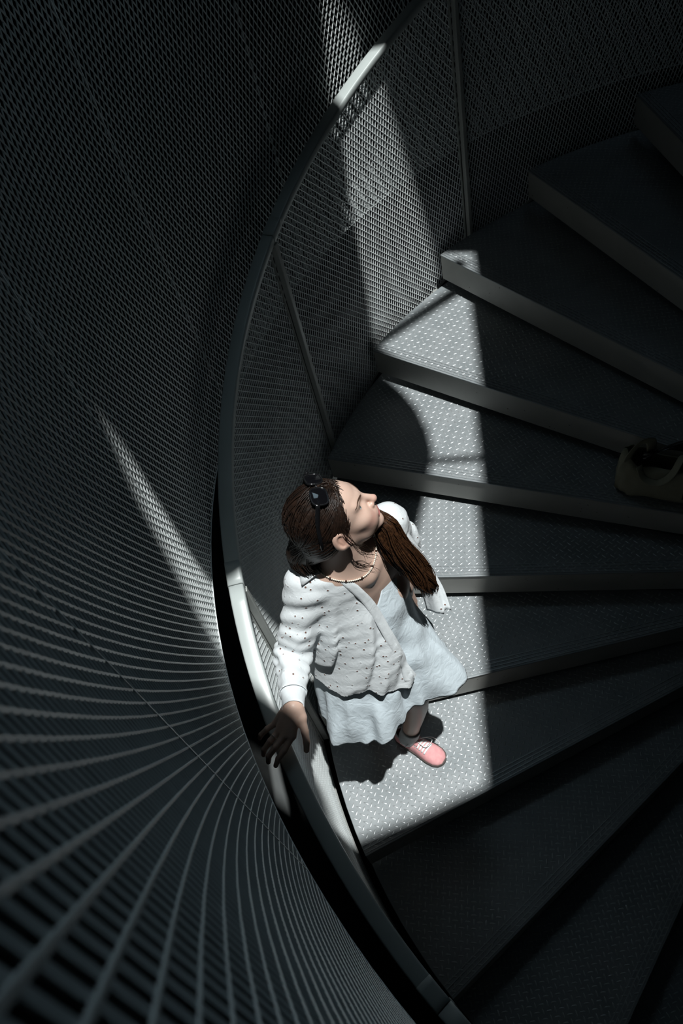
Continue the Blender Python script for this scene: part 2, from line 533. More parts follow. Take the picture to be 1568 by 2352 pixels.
def surface_nets(fn, lo, hi, h):
    lo = np.array(lo, float); hi = np.array(hi, float)
    n = np.ceil((hi-lo)/h).astype(int)+1
    # only blocks near the surface are evaluated finely
    B = 4
    nb_ = -(-n//B)
    cg = np.stack(np.meshgrid(*[lo[i]+(np.arange(nb_[i])*B+1.5)*h for i in range(3)], indexing='ij'), -1).astype(np.float32)
    Dc = fn(cg.reshape(-1, 3)).reshape(nb_)
    D = np.repeat(np.repeat(np.repeat(Dc, B, 0), B, 1), B, 2).astype(np.float32)
    ab = np.argwhere(np.abs(Dc) < B*h*1.9)
    if len(ab):
        o_ = np.stack(np.meshgrid(*[np.arange(B)]*3, indexing='ij'), -1).reshape(-1, 3)
        ix = (ab[:, None, :]*B + o_[None]).reshape(-1, 3)
        D[ix[:, 0], ix[:, 1], ix[:, 2]] = fn((lo + ix*h).astype(np.float32))
    D = D[:n[0], :n[1], :n[2]]
    s = D < 0
    c = np.zeros(n-1, np.int32)
    for i in (0, 1):
        for j in (0, 1):
            for k in (0, 1):
                c += s[i:n[0]-1+i, j:n[1]-1+j, k:n[2]-1+k]
    act = (c > 0) & (c < 8)
    idx = -np.ones(n-1, np.int64)
    cells = np.argwhere(act)
    idx[act] = np.arange(len(cells))
    acc = np.zeros((len(cells), 3)); cnt = np.zeros(len(cells))
    corner = [(0,0,0),(1,0,0),(0,1,0),(1,1,0),(0,0,1),(1,0,1),(0,1,1),(1,1,1)]
    cd = [D[cells[:, 0]+q[0], cells[:, 1]+q[1], cells[:, 2]+q[2]] for q in corner]
    edges = [(0,1),(2,3),(4,5),(6,7),(0,2),(1,3),(4,6),(5,7),(0,4),(1,5),(2,6),(3,7)]
    for a, b in edges:
        da, db = cd[a], cd[b]
        cr = (da < 0) != (db < 0)
        t = np.where(cr, da/(da-db+1e-12), 0)
        pa = np.array(corner[a], float); pb = np.array(corner[b], float)
        acc += np.where(cr[:, None], pa + t[:, None]*(pb-pa), 0)
        cnt += cr
    V = lo + (cells + acc/np.maximum(cnt, 1)[:, None])*h
    F = []
    for axis in range(3):
        a1, a2 = [(1, 2), (2, 0), (0, 1)][axis]
        sl0 = [slice(None)]*3; sl1 = [slice(None)]*3
        sl0[axis] = slice(0, n[axis]-1); sl1[axis] = slice(1, n[axis])
        s0 = s[tuple(sl0)]; s1 = s[tuple(sl1)]
        e = np.argwhere(s0 != s1)
        ok = (e[:, a1] > 0) & (e[:, a2] > 0) & (e[:, a1] < n[a1]-1) & (e[:, a2] < n[a2]-1)
        e = e[ok]
        ins = s0[e[:, 0], e[:, 1], e[:, 2]]
        def cell(d1, d2):
            q = e.copy(); q[:, a1] += d1; q[:, a2] += d2
            return idx[q[:, 0], q[:, 1], q[:, 2]]
        q = np.stack([cell(-1, -1), cell(0, -1), cell(0, 0), cell(-1, 0)], 1)
        q = np.where(ins[:, None], q, q[:, ::-1])
        F.append(q)
    F = np.concatenate(F)
    F = F[(F >= 0).all(1)]
    return V, F

def clip_tris(V, F, g):
    """keep the part of the mesh where g(V) < 0; cut edges are exact"""
    V = [np.array(v) for v in V]
    gv = list(g(np.array(V)))
    out = []; cache = {}
    def cut(i, j):
        key = (min(i, j), max(i, j))
        if key not in cache:
            t = gv[i]/(gv[i]-gv[j])
            cache[key] = len(V)
            V.append(V[i]+(V[j]-V[i])*t)
        return cache[key]
    for f in F:
        tri = [tuple(f)] if len(f) == 3 else [(f[0], f[1], f[2]), (f[0], f[2], f[3])]
        ins = [gv[i] < 0 for i in f]
        if all(ins): out.append(tuple(f)); continue
        if not any(ins): continue
        for t in tri:
            poly = []
            for a, b in zip(t, t[1:]+t[:1]):
                if gv[a] < 0: poly.append(a)
                if (gv[a] < 0) != (gv[b] < 0): poly.append(cut(a, b))
            if len(poly) >= 3: out.append(tuple(poly))
    used = sorted({i for f in out for i in f})
    mp = {i: k for k, i in enumerate(used)}
    return np.array([V[i] for i in used]), [tuple(mp[i] for i in f) for f in out]

def vnoise(P, scale, seed=0):
    """cheap smooth noise from rotated sines"""
    r = np.random.default_rng(seed)
    out = np.zeros(len(P))
    for i in range(5):
        d = r.normal(size=3); d /= np.linalg.norm(d)
        out += np.sin((P @ d)*scale*(0.7+0.7*r.random()) + r.random()*6.28)
    return out/3.0

# ------------------------------------------------------------------ the person: frames
GZ = -0.525                                     # tread she stands on
HO = np.array([1.502, 0.951, 1.0])
HF = np.array([-.7234, -.5888, .3605]); HF /= np.linalg.norm(HF)
HU = np.array([.3675, .1136, .9231]); HU -= HF*(HU @ HF); HU /= np.linalg.norm(HU)
HR = np.cross(HF, HU)                           # towards her right ear
HM = np.stack([HF, HU, HR], 1)
HS = 0.985
def hl(f, u, r):                                # head point -> world
    return HO + HS*(HF*f + HU*u + HR*r)
BF = np.array([-0.80, 0.60, 0.0])               # the way the chest faces
BR = np.array([0.60, 0.80, 0.0])                # her right
BM = np.stack([BR, BF, np.array([0, 0, 1.0])], 1)
SH_R = np.array([1.607, 1.050, 0.788]); SH_L = np.array([1.442, 0.785, 0.782])
EL_R = np.array([1.652, 1.182, 0.562]); WR_R = np.array([1.560, 1.352, 0.640])
EL_L = np.array([1.455, 0.690, 0.530]); WR_L = np.array([1.455, 0.760, 0.320])
NECK = np.array([1.512, 0.950, 0.845])
CHEST = np.array([1.533, 0.925, 0.0])

M['hair'] = new_mat('brown_hair', (0.030, 0.016, 0.009), 0.42, 0.0, 0.35)
N_, L_, b_ = nodes(M['hair'])
oi = N_.new('ShaderNodeTexCoord'); nz = N_.new('ShaderNodeTexNoise'); nz.inputs['Scale'].default_value = 60
cr = N_.new('ShaderNodeValToRGB')
cr.color_ramp.elements[0].color = (0.010, 0.006, 0.0045, 1); cr.color_ramp.elements[1].color = (0.026, 0.013, 0.008, 1)
cr.color_ramp.elements[0].position = 0.35; cr.color_ramp.elements[1].position = 0.75
L_.new(oi.outputs['Object'], nz.inputs['Vector']); L_.new(nz.outputs['Fac'], cr.inputs['Fac']); L_.new(cr.outputs['Color'], b_.inputs['Base Color'])

def skin_mat():
    mt = new_mat('skin', (0.56, 0.34, 0.25), 0.42, 0.0, 0.4)
    N, L, b = nodes(mt)
    at = N.new('ShaderNodeAttribute'); at.attribute_name = 'Col'
    tc = N.new('ShaderNodeTexCoord')
    vo = N.new('ShaderNodeTexVoronoi'); vo.inputs['Scale'].default_value = 75
    L.new(tc.outputs['Object'], vo.inputs['Vector'])
    nz = N.new('ShaderNodeTexNoise'); nz.inputs['Scale'].default_value = 40
    L.new(tc.outputs['Object'], nz.inputs['Vector'])
    th = N.new('ShaderNodeMapRange'); th.inputs['From Min'].default_value = .55; th.inputs['From Max'].default_value = .8; th.inputs['To Min'].default_value = 0; th.inputs['To Max'].default_value = .11
    L.new(nz.outputs['Fac'], th.inputs['Value'])
    lt = N.new('ShaderNodeMath'); lt.operation = 'LESS_THAN'
    L.new(vo.outputs['Distance'], lt.inputs[0]); L.new(th.outputs['Result'], lt.inputs[1])
    mul = N.new('ShaderNodeMath'); mul.operation = 'MULTIPLY'; mul.inputs[1].default_value = 0.45
    L.new(lt.outputs[0], mul.inputs[0])
    mix = N.new('ShaderNodeMixRGB'); mix.inputs['Color2'].default_value = (0.25, 0.11, 0.06, 1)
    L.new(mul.outputs[0], mix.inputs['Fac']); L.new(at.outputs['Color'], mix.inputs['Color1'])
    L.new(mix.outputs['Color'], b.inputs['Base Color'])
    b.inputs['Subsurface Weight'].default_value = 0.12
    b.inputs['Subsurface Radius'].default_value = (0.012, 0.005, 0.003)
    b.inputs['Subsurface Scale'].default_value = 0.35
    bp = N.new('ShaderNodeBump'); bp.inputs['Strength'].default_value = 0.12; bp.inputs['Distance'].default_value = 0.001
    n2 = N.new('ShaderNodeTexNoise'); n2.inputs['Scale'].default_value = 350
    L.new(tc.outputs['Object'], n2.inputs['Vector']); L.new(n2.outputs['Fac'], bp.inputs['Height']); L.new(bp.outputs['Normal'], b.inputs['Normal'])
    return mt
M['skin'] = skin_mat()

# ------------------------------------------------------------------ body surface
def torso_sdf(P):
    ax = BM
    d = d_ell(P, (1.530, 0.928, 0.63), ax, (.165, .118, .225))
    d = smin(d, d_cap(P, NECK+np.array((0, 0, -.05)), SH_R+np.array((-.012, -.016, -.005)), .058, .050), .05)
    d = smin(d, d_cap(P, NECK+np.array((0, 0, -.05)), SH_L+np.array((.01, .014, -.005)), .058, .050), .05)
    for sg in (-1, 1):
        c = np.array((1.535, .925, .60)) + BR*sg*.075 + BF*.070
        d = smin(d, d_ell(P, c, ax, (.070, .062, .070)), .04)
    d = smin(d, d_ell(P, (1.510, .945, .73), ax, (.125, .088, .095)), .04)
    # collar bones
    for sh in (SH_R, SH_L):
        a = np.array((1.440, .980, .790)); b = sh*.75+a*.25+BF*.02+np.array((0, 0, .028))
        d = smin(d, d_cap(P, a, b, .006, .006), .03)
    return d
def head_sdf(P):
    q = ((P - HO.astype(np.float32)) @ HM.astype(np.float32))/HS
    q = np.stack([q[..., 0], q[..., 1], np.abs(q[..., 2])], -1)
    E = lambda c, r, A=I3: d_ell(q, c, A, r)
    d = E((-.014, .046, 0), (.092, .082, .073))
    d = smin(d, E((.034, .040, 0), (.058, .060, .062)), .03)
    d = smin(d, E((.030, -.020, 0), (.066, .080, .060)), .025)
    d = smin(d, E((.040, -.066, 0), (.046, .036, .046)), .025)
    d = smin(d, E((.080, -.086, 0), (.019, .018, .020)), .022)
    d = smin(d, E((.062, -.014, .040), (.028, .022, .023)), .02)          # cheek bone
    d = smin(d, E((.070, -.040, .028), (.026, .026, .022)), .02)          # cheek
    d = smin(d, d_cap(q, (.088, .036, .006), (.073, .041, .044), .009, .008), .014)   # brow
    d = smax(d, -E((.1035, .017, .032), (.0225, .0125, .021)), .010)        # eye socket
    d = smin(d, d_cap(q, (.091, .026, 0), (.113, -.010, 0), .0075, .0105), .010)      # nose ridge
    d = smin(d, E((.112, -.013, 0), (.0115, .0095, .0105)), .006)
    d = smin(d, E((.099, -.018, .0125), (.0105, .0085, .0078)), .006)     # wings
    d = smax(d, -E((.1075, -.0245, .0062), (.0055, .0055, .0042)), .003)  # nostril
    d = smin(d, E((.090, -.040, 0), (.016, .016, .026)), .012)            # muzzle
    d = smin(d, E((.0965, -.0478, 0), (.0100, .0050, .0225)), .006)       # upper lip
    d = smin(d, E((.0950, -.0575, 0), (.0100, .0056, .0205)), .006)       # lower lip
    d = smax(d, -d_cap(q, (.108, -.0527, 0), (.090, -.0515, .029), .0022, .0020), .003)
    # ear
    ea = np.array([[.96, .20, .20], [-.20, .98, 0.0], [-.2, -.04, .98]]); ea = np.linalg.qr(ea)[0]
    ear = E((-.010, .001, .0815), (.0215, .0345, .0085), ea)
    ear = smax(ear, -E((-.005, .002, .0905), (.0130, .0225, .0105), ea), .004)
    ear = smin(ear, E((.002, -.027, .0785), (.0095, .0100, .0070)), .006)
    ear = smin(ear, d_cap(q, (-.013, .016, .0815), (-.011, -.010, .0815), .003, .003), .004)
    ear = smin(ear, E((-.004, -.004, .072), (.012, .022, .010)), .006)
    d = smin(d, ear, .006)
    return d*HS
def neck_sdf(P):
    top = hl(-.018, -.035, 0)
    d = d_cap(P, top, NECK+np.array((-.004, .006, -.03)), .050, .057)
    # the cord of the turned neck
    d = smin(d, d_cap(P, hl(-.02, -.045, .042), np.array((1.450, .978, .790)), .012, .004), .045)
    d = smin(d, d_cap(P, NECK+np.array((.01, .005, .05)), SH_R*.55+NECK*.45+np.array((0, 0, -.012)), .045, .040), .05)
    d = smin(d, d_cap(P, NECK+np.array((.01, .005, .05)), SH_L*.55+NECK*.45+np.array((0, 0, -.012)), .045, .040), .05)
    return d
def upper_sdf(P):
    d = smin(torso_sdf(P), neck_sdf(P), .06)
    near = P[:, 2] > 0.82
    if near.any():
        h_ = np.full(len(P), 1.0, np.float32)
        h_[near] = head_sdf(P[near])
        d = np.where(near, smin(d, h_, .022), d)
    return d

bodyV = []; bodyF = []; bodyC = []
SKIN = np.array((0.66, 0.46, 0.372))
def add_body(V, F, C=None):
    n0 = sum(len(v) for v in bodyV)
    bodyV.append(np.array(V, float)); bodyF.extend([tuple(int(i)+n0 for i in f) for f in F])
    bodyC.append(C if C is not None else np.tile(SKIN, (len(V), 1)))

V, F = surface_nets(upper_sdf, (1.34, .79, .872), (1.66, 1.09, 1.16), .0023)
V, F = clip_tris(V, F, lambda v: 0.885 - v[:, 2])
q = ((V-HO) @ HM)/HS
qa = np.abs(q[:, 2])
C_ = np.tile(SKIN, (len(V), 1))
def paint(mask, col):
    global C_
    mask = np.clip(mask, 0, 1)[:, None]
    C_ = C_*(1-mask) + np.array(col)*mask
def gauss(c, r):
    return np.exp(-(((q[:, 0]-c[0])/r[0])**2 + ((q[:, 1]-c[1])/r[1])**2 + ((qa-c[2])/r[2])**2))
paint(0.55*gauss((.075, -.030, .040), (.03, .020, .022)), (0.62, 0.24, 0.19))
paint(0.5*gauss((.116, -.012, 0), (.012, .012, .014)), (0.62, 0.25, 0.19))
paint(0.5*gauss((-.01, 0, .08), (.03, .035, .012)), (0.60, 0.27, 0.19))
lip_u = ((q[:, 1]+.0525)/.0110)**2 + (qa/.0245)**2
paint(np.where((q[:, 0] > .088), np.clip((1.15-lip_u)*4, 0, 1), 0)*0.9, (0.50, 0.15, 0.14))
paint(np.where((q[:, 0] > .09) & (np.abs(q[:, 1]+.0527) < .0016) & (qa < .025), .8, 0), (0.16, 0.05, 0.05))
paint(0.40*gauss((.082, .017, .033), (.02, .012, .018)), (0.42, 0.23, 0.17))
add_body(V, F, C_)
V, F = surface_nets(upper_sdf, (1.30, .70, .56), (1.74, 1.14, .905), .0042)
V, F = clip_tris(V, F, lambda v: v[:, 2]-0.887)
add_body(V, F)

# lower trunk, arms and legs (mostly under the clothes)
def limb(pts, rads, n=14, m_=18):
    P = spline(pts, m_)
    r = np.interp(np.linspace(0, len(pts)-1, m_), range(len(pts)), rads)
    return tube(P, list(r), n)
add_body(*limb([(1.540, .925, .66), (1.535, .945, .45), (1.525, .965, .25), (1.525, .97, .16)], [.10, .095, .125, .09]))
add_body(*limb([(1.49, .905, .25), (1.452, .925, .08), (1.422, .945, -.07), (1.425, .948, -.19), (1.452, .975, -.36), (1.474, .988, -.455)], [.085, .070, .052, .050, .034, .034], 16, 26))
add_body(*limb([(1.565, 1.03, .25), (1.525, 1.080, .08), (1.488, 1.105, -.060), (1.545, 1.020, -.16), (1.625, .925, -.25), (1.655, .893, -.290)], [.085, .070, .052, .050, .036, .034], 16, 26))
add_body(*limb([SH_R, (SH_R+EL_R)/2, EL_R, (EL_R+WR_R)/2, WR_R], [.046, .042, .036, .036, .024]))
add_body(*limb([SH_L, (SH_L+EL_L)/2, EL_L, (EL_L+WR_L)/2, WR_L], [.046, .042, .036, .036, .024]))
# left hand, hanging: palm and fingers in one skin
def finger_chain(d, P, pts, r0, r1):
    n_ = len(pts)-1
    for i in range(n_):
        ra = r0+(r1-r0)*i/n_; rb = r0+(r1-r0)*(i+1)/n_
        e = d_cap(P, pts[i], pts[i+1], ra, rb)
        d = e if d is None else smin(d, e, .003)
    return d

HAND = {'pk': [(1.6040,1.3960,.6010), (1.6250,1.4190,.5955), (1.6420,1.4350,.5800), (1.6480,1.4410,.5650)],
        'rg': [(1.5850,1.4165,.6055), (1.6020,1.4490,.5975), (1.6170,1.4710,.5790), (1.6210,1.4800,.5580)],
        'md': [(1.5640,1.4240,.6065), (1.5810,1.4600,.5965), (1.5975,1.4840,.5770), (1.6015,1.4940,.5530)],
        'ix': [(1.5450,1.4200,.6030), (1.5560,1.4590,.5890), (1.5700,1.4830,.5730), (1.5760,1.4980,.5560)]}
THUMB = [(1.5340,1.3680,.6200), (1.5180,1.3960,.5960), (1.5080,1.4180,.5790), (1.5040,1.4360,.5660)]
def hand_sdf(P):
    d = d_cap(P, EL_R*.35+WR_R*.65, WR_R, .028, .0255)
    for k_, r in (('pk', .0115), ('rg', .0125), ('md', .013), ('ix', .0125)):
        m0 = np.array(HAND[k_][0])
        w0 = WR_R + (m0-WR_R)*.12 + (m0-np.array(HAND['md'][0]))*.25
        d = smin(d, d_cap(P, w0, m0, .0165, r), .012)
    d = smin(d, d_cap(P, WR_R+np.array((-.012, .0, -.006)), THUMB[0], .018, .0155), .012)
    th = finger_chain(None, P, THUMB, .0125, .0082)
    d = smin(d, th, .008)
    for k_, r0, r1 in (('pk', .0092, .0064), ('rg', .0098, .0068), ('md', .0102, .0070), ('ix', .0100, .0069)):
        d = np.minimum(smin(d, finger_chain(None, P, HAND[k_], r0, r1), .0045), d)
    return d
V, F = surface_nets(hand_sdf, (1.46, 1.24, .50), (1.70, 1.54, .71), .0022)
HC = np.tile(SKIN*0.95, (len(V), 1))
add_body(V, F, HC)

def lhand_sdf(P):
    w = WR_L
    dn = np.array((-.02, .10, -.99)); dn /= np.linalg.norm(dn)
    sd = np.array((.35, .93, .1)); sd /= np.linalg.norm(sd)
    d = d_cap(P, w+np.array((0, -.01, .05)), w, .026, .023)
    for i in range(4):
        m0 = w + dn*.085 + sd*(i-1.5)*.021
        d = smin(d, d_cap(P, w+sd*(i-1.5)*.010, m0, .014, .012), .010)
        cu = np.array((-.3, .2, 0))*.03
        pts = [m0, m0+dn*.035+cu*.4, m0+dn*.058+cu*1.0, m0+dn*.074+cu*1.8]
        d = smin(d, finger_chain(None, P, pts, .0095, .007), .004)
    d = smin(d, finger_chain(None, P, [w+sd*.02, w+sd*.035+dn*.04, w+sd*.04+dn*.07], .013, .008), .008)
    return d
V, F = surface_nets(lhand_sdf, (1.36, .66, .10), (1.54, .88, .38), .0035)
add_body(V, F)

person = empty('person', (1.50, 0.99, GZ))
tag(person, 'person in open white eyelet shirt and pale dress, one hand on the handrail, looking up', 'person')
body = obj('body', np.concatenate(bodyV), bodyF, M['skin'], person, True)
ca = body.data.color_attributes.new('Col', 'FLOAT_COLOR', 'POINT')
allC = np.concatenate(bodyC)
ca.data.foreach_set('color', np.concatenate([allC, np.ones((len(allC), 1))], 1).astype(np.float32).ravel())

def on_skin(pts, off):
    """move points onto the skin, off above it"""
    P = np.array(pts, np.float32)
    e = 1e-3
    for it in range(7):
        dd = upper_sdf(P)-off
        gr = np.stack([(upper_sdf(P+I3[i].astype(np.float32)*e)-upper_sdf(P-I3[i].astype(np.float32)*e))/(2*e) for i in range(3)], 1)
        gr /= np.linalg.norm(gr, axis=1)[:, None]+1e-6
        P = (P - gr*dd[:, None]*.85).astype(np.float32)
    return P.astype(float)

def local_patch(c, axes, r, az0, az1, el0, el1, na=14, ne=8):
    """piece of a sphere: azimuth around axes[:,1], elevation towards axes[:,1]; axes columns = forward, up, right"""
    V = []; F = []
    for j in range(ne+1):
        for i in range(na+1):
            a = az0+(az1-az0)*i/na
            e0 = el0(a) if callable(el0) else el0
            e1 = el1(a) if callable(el1) else el1
            e = e0+(e1-e0)*j/ne
            V.append(np.array(c) + r*(axes[:, 0]*math.cos(a)*math.cos(e) + axes[:, 2]*math.sin(a)*math.cos(e) + axes[:, 1]*math.sin(e)))
    for j in range(ne):
        for i in range(na):
            F.append((j*(na+1)+i, j*(na+1)+i+1, (j+1)*(na+1)+i+1, (j+1)*(na+1)+i))
    return V, F

def eye_mat():
    mt = new_mat('eye', (0.72, 0.68, 0.66), 0.12)
    N, L, b = nodes(mt)
    at = N.new('ShaderNodeAttribute'); at.attribute_name = 'Col'
    L.new(at.outputs['Color'], b.inputs['Base Color'])
    return mt
M['eye'] = eye_mat()
M['lid'] = new_mat('eyelid_skin', (0.50, 0.28, 0.21), 0.45)
M['brow'] = new_mat('eyebrow_hair', (0.10, 0.055, 0.038), 0.8, 0, .1)
M['lash'] = new_mat('lashes', (0.02, 0.012, 0.01), 0.6)
for sg in (1, -1):
    c = hl(.0705, .017, .0315*sg)
    gz = HF*.93 + HU*.30 + HR*.02          # gaze
    gz /= np.linalg.norm(gz)
    up = HU - gz*(HU @ gz); up /= np.linalg.norm(up)
    ax = np.stack([gz, up, np.cross(gz, up)], 1)
    V, F = local_patch(c, ax, .0124, -math.pi, math.pi, -math.pi/2, math.pi/2, 28, 18)
    o = obj('eye', V, F, M['eye'], person, True)
    qq = (np.array(V)-c) @ ax/.0124
    rr = np.hypot(qq[:, 1], qq[:, 2]); fr = qq[:, 0] > 0
    cc = np.tile(np.array((.62, .58, .56)), (len(V), 1))
    cc[(rr < .47) & fr] = (.10, .16, .17)
    cc[(rr < .20) & fr] = (.006, .006, .006)
    a_ = o.data.color_attributes.new('Col', 'FLOAT_COLOR', 'POINT')
    a_.data.foreach_set('color', np.concatenate([cc, np.ones((len(cc), 1))], 1).astype(np.float32).ravel())
    hx = HM
    upper = lambda a: math.radians(30) - 0.42*abs(a)**2*.55
    V, F = local_patch(c, hx, .0137*HS, -1.25, 1.25, upper, math.radians(80))
    o = obj('eyelid', V, F, M['lid'], person, True)
    lower = lambda a: math.radians(-26) + 0.30*abs(a)**2*.5
    V, F = local_patch(c, hx, .0135*HS, -1.25, 1.25, math.radians(-80), lower)
    obj('eyelid', V, F, M['lid'], person, True)
    edge = [c + .0143*HS*(hx[:, 0]*math.cos(a)*math.cos(upper(a)) + hx[:, 2]*math.sin(a)*math.cos(upper(a)) + hx[:, 1]*math.sin(upper(a))) for a in np.linspace(-1.15, 1.15, 11)]
    V, F = tube(edge, [.0004]+[.0011]*9+[.0004], 6)
    obj('eyelashes', V, F, M['lash'], person, True)
    br = spline([hl(.097, .033, .010*sg), hl(.095, .038, .021*sg), hl(.087, .043, .036*sg), hl(.072, .041, .051*sg)], 16)
    br = on_skin(br, .0006)
    V, F = tube(br, [(.0026*math.sin(math.pi*(.16+.80*t))+.0003, .0008) for t in np.linspace(0, 1, 16)], 8, up=HU)
    obj('eyebrow', V, F, M['brow'], person, True)

# finger ring, earring, necklace
M['silver'] = new_mat('silver', (0.75, 0.74, 0.70), 0.2, 1.0)
M['pearl'] = new_mat('pearl', (0.78, 0.72, 0.62), 0.3)
M['bead'] = new_mat('dark_bead', (0.05, 0.02, 0.012), 0.3)
p0, p1 = np.array(HAND['rg'][0]), np.array(HAND['rg'][1])
t = (p1-p0)/np.linalg.norm(p1-p0)
s1 = np.cross(t, (0, 0, 1.0)); s1 /= np.linalg.norm(s1); s2 = np.cross(s1, t)
cen = p0+(p1-p0)*.55
V, F = tube([cen + .0104*(s1*math.cos(a)+s2*math.sin(a)) for a in np.linspace(0, 2*math.pi, 25)], .0010, 6, False)
obj('finger_ring', V, F, M['silver'], person, True)
V, F = tube([hl(.002, -.028, .0795) + .0060*(HF*math.cos(a)+HU*math.sin(a)) for a in np.linspace(0, 2*math.pi, 17)], .0012, 6, False)
er = obj('earring', V, F, M['silver'], person, True)
nk = []
for a in np.linspace(-2.4, 2.4, 40):
    # slanting ring round the base of the neck
    p = np.array((1.507, .955, .838)) + BF*math.cos(a)*.068 + BR*math.sin(a)*.064 + np.array((0, 0, -.020*math.cos(a)))
    nk.append(p)
Pn = on_skin(nk, .0024)
cord = spline(Pn.astype(float), 120)
V, F = tube(cord, .0007, 6)
necklace = obj('necklace', V, F, M['pearl'], person, True)
cs = np.concatenate([[0], np.cumsum(np.linalg.norm(np.diff(cord, axis=0), axis=1))])
nb = int(cs[-1]/.0050)
bv, bf_ = local_patch((0, 0, 0), I3, .00245, -math.pi, math.pi, -math.pi/2, math.pi/2, 8, 6)
me_b = None
for i in range(nb):
    p = [np.interp((i+.5)/nb*cs[-1], cs, cord[:, j]) for j in range(3)]
    if me_b is None:
        o = obj('bead', bv, bf_, M['pearl'], None, True); me_b = o.data
        me_k = me_b.copy(); me_k.materials.clear(); me_k.materials.append(M['bead'])
    else:
        o = bpy.data.objects.new('bead', me_b); link(o)
    if i % 9 == 4:
        o.data = me_k; o.scale = (1.35,)*3
    o.parent = necklace
    o.location = p
# ------------------------------------------------------------------ clothes
def cloth_mat(name, col, eyelets=False, wr=1.0):
    mt = new_mat(name, col, 0.85, 0.0, 0.2)
    N, L, b = nodes(mt)
    tc = N.new('ShaderNodeTexCoord')
    mp = N.new('ShaderNodeMapping'); mp.inputs['Scale'].default_value = (1, 1, 1)
    L.new(tc.outputs['Object'], mp.inputs['Vector'])
    n1 = N.new('ShaderNodeTexNoise'); n1.inputs['Scale'].default_value = 28; n1.inputs['Detail'].default_value = 6; n1.inputs['Distortion'].default_value = 1.2
    L.new(mp.outputs['Vector'], n1.inputs['Vector'])
    bp = N.new('ShaderNodeBump'); bp.inputs['Strength'].default_value = 0.55*wr; bp.inputs['Distance'].default_value = 0.006
    L.new(n1.outputs['Fac'], bp.inputs['Height'])
    b.inputs['Sheen Weight'].default_value = 0.1
    out = bp.outputs['Normal']
    if eyelets:
        vo = N.new('ShaderNodeTexVoronoi'); vo.inputs['Scale'].default_value = 50; vo.inputs['Randomness'].default_value = 0.75
        L.new(tc.outputs['Object'], vo.inputs['Vector'])
        # a hole is dark, with a raised embroidered rim
        hole_ = N.new('ShaderNodeMath'); hole_.operation = 'LESS_THAN'; hole_.inputs[1].default_value = 0.145
        L.new(vo.outputs['Distance'], hole_.inputs[0])
        mix = N.new('ShaderNodeMixRGB'); mix.inputs['Color1'].default_value = (*col, 1); mix.inputs['Color2'].default_value = (0.16, 0.085, 0.065, 1)
        L.new(hole_.outputs[0], mix.inputs['Fac']); L.new(mix.outputs['Color'], b.inputs['Base Color'])
        rim = N.new('ShaderNodeMapRange'); rim.inputs['From Min'].default_value = 0.10; rim.inputs['From Max'].default_value = 0.26
        rim.inputs['To Min'].default_value = 1; rim.inputs['To Max'].default_value = 0
        L.new(vo.outputs['Distance'], rim.inputs['Value'])
        b2 = N.new('ShaderNodeBump'); b2.inputs['Strength'].default_value = 0.5; b2.inputs['Distance'].default_value = 0.002
        L.new(rim.outputs['Result'], b2.inputs['Height']); L.new(out, b2.inputs['Normal'])
        out = b2.outputs['Normal']
    L.new(out, b.inputs['Normal'])
    return mt
M['shirt'] = cloth_mat('white_eyelet_cotton', (0.72, 0.755, 0.775), True, 0.7)
M['shirt_plain'] = cloth_mat('white_cotton', (0.72, 0.755, 0.775), False, 0.5)
M['dress'] = cloth_mat('pale_crinkled_cotton', (0.64, 0.72, 0.77), False, 1.0)

# dress: rings round the trunk
DR = [  # z, centre x, y, half width, front, back
    (.745, 1.530, .930, .140, .105, .085), (.68, 1.530, .930, .150, .128, .095), (.60, 1.530, .932, .160, .155, .105), (.50, 1.528, .940, .162, .160, .115),
    (.40, 1.522, .955, .180, .172, .130), (.28, 1.512, .980, .212, .185, .152), (.18, 1.504, .992, .235, .196, .170), (.10, 1.50, 1.0, .247, .202, .180), (.02, 1.498, 1.004, .255, .206, .186)]
DR = np.array(DR)
def dress_ring(z):
    zz = DR[::-1, 0]
    return [np.interp(z, zz, DR[::-1, i]) for i in range(1, 6)]
def dress_point(phi, z, infl=0.0):
    cx, cy, a, bf, bb = dress_ring(z)
    cphi, sphi = math.cos(phi), math.sin(phi)
    b = bf if cphi > 0 else bb
    r = 1/math.sqrt((cphi/b)**2 + (sphi/a)**2)
    low = np.clip((0.45-z)/0.33, 0, 1)
    # flare at the left front corner, hollow in front of the left leg
    r *= 1 + low*(0.36*math.exp(-((phi+0.80)/.34)**2) - 0.10*math.exp(-((phi+.18)/.28)**2) + 0.12*math.exp(-((phi-.45)/.28)**2) + .12*math.exp(-((phi-1.15)/.32)**2) - .06*math.exp(-((phi-2.1)/.4)**2))
    fold = 0.0075*math.sin(9*phi+2.5*z*6+1.0) + 0.005*math.sin(17*phi-9*z+.4) + 0.003*math.sin(31*phi+14*z)
    r += low*fold*1.3
    # diagonal drapery under the bust
    mid = math.exp(-((z-.40)/.16)**2)*max(0.0, cphi)
    r += mid*(.0065*math.sin(26*z+5*phi) + .004*math.sin(50*z-7*phi))
    return np.array((cx, cy, z)) + BF*(r+infl)*cphi + BR*(r+infl)*sphi
nphi, nz_ = 150, 74
V = []; F = []
for j in range(nz_+1):
    t = j/nz_
    for i in range(nphi):
        phi = 2*math.pi*i/nphi - math.pi
        ztop = .660 + .095*min(1.0, abs(phi-.04)/.80) - .05*max(0.0, (abs(phi)-1.9)/1.24)
        zbot = .125 + .010*math.cos(2*phi+.5) - .015*math.exp(-((phi-1.1)/.5)**2) + .035*math.exp(-((phi+.15)/.30)**2) + .007*math.sin(5*phi)
        V.append(dress_point(phi, ztop+(zbot-ztop)*t))
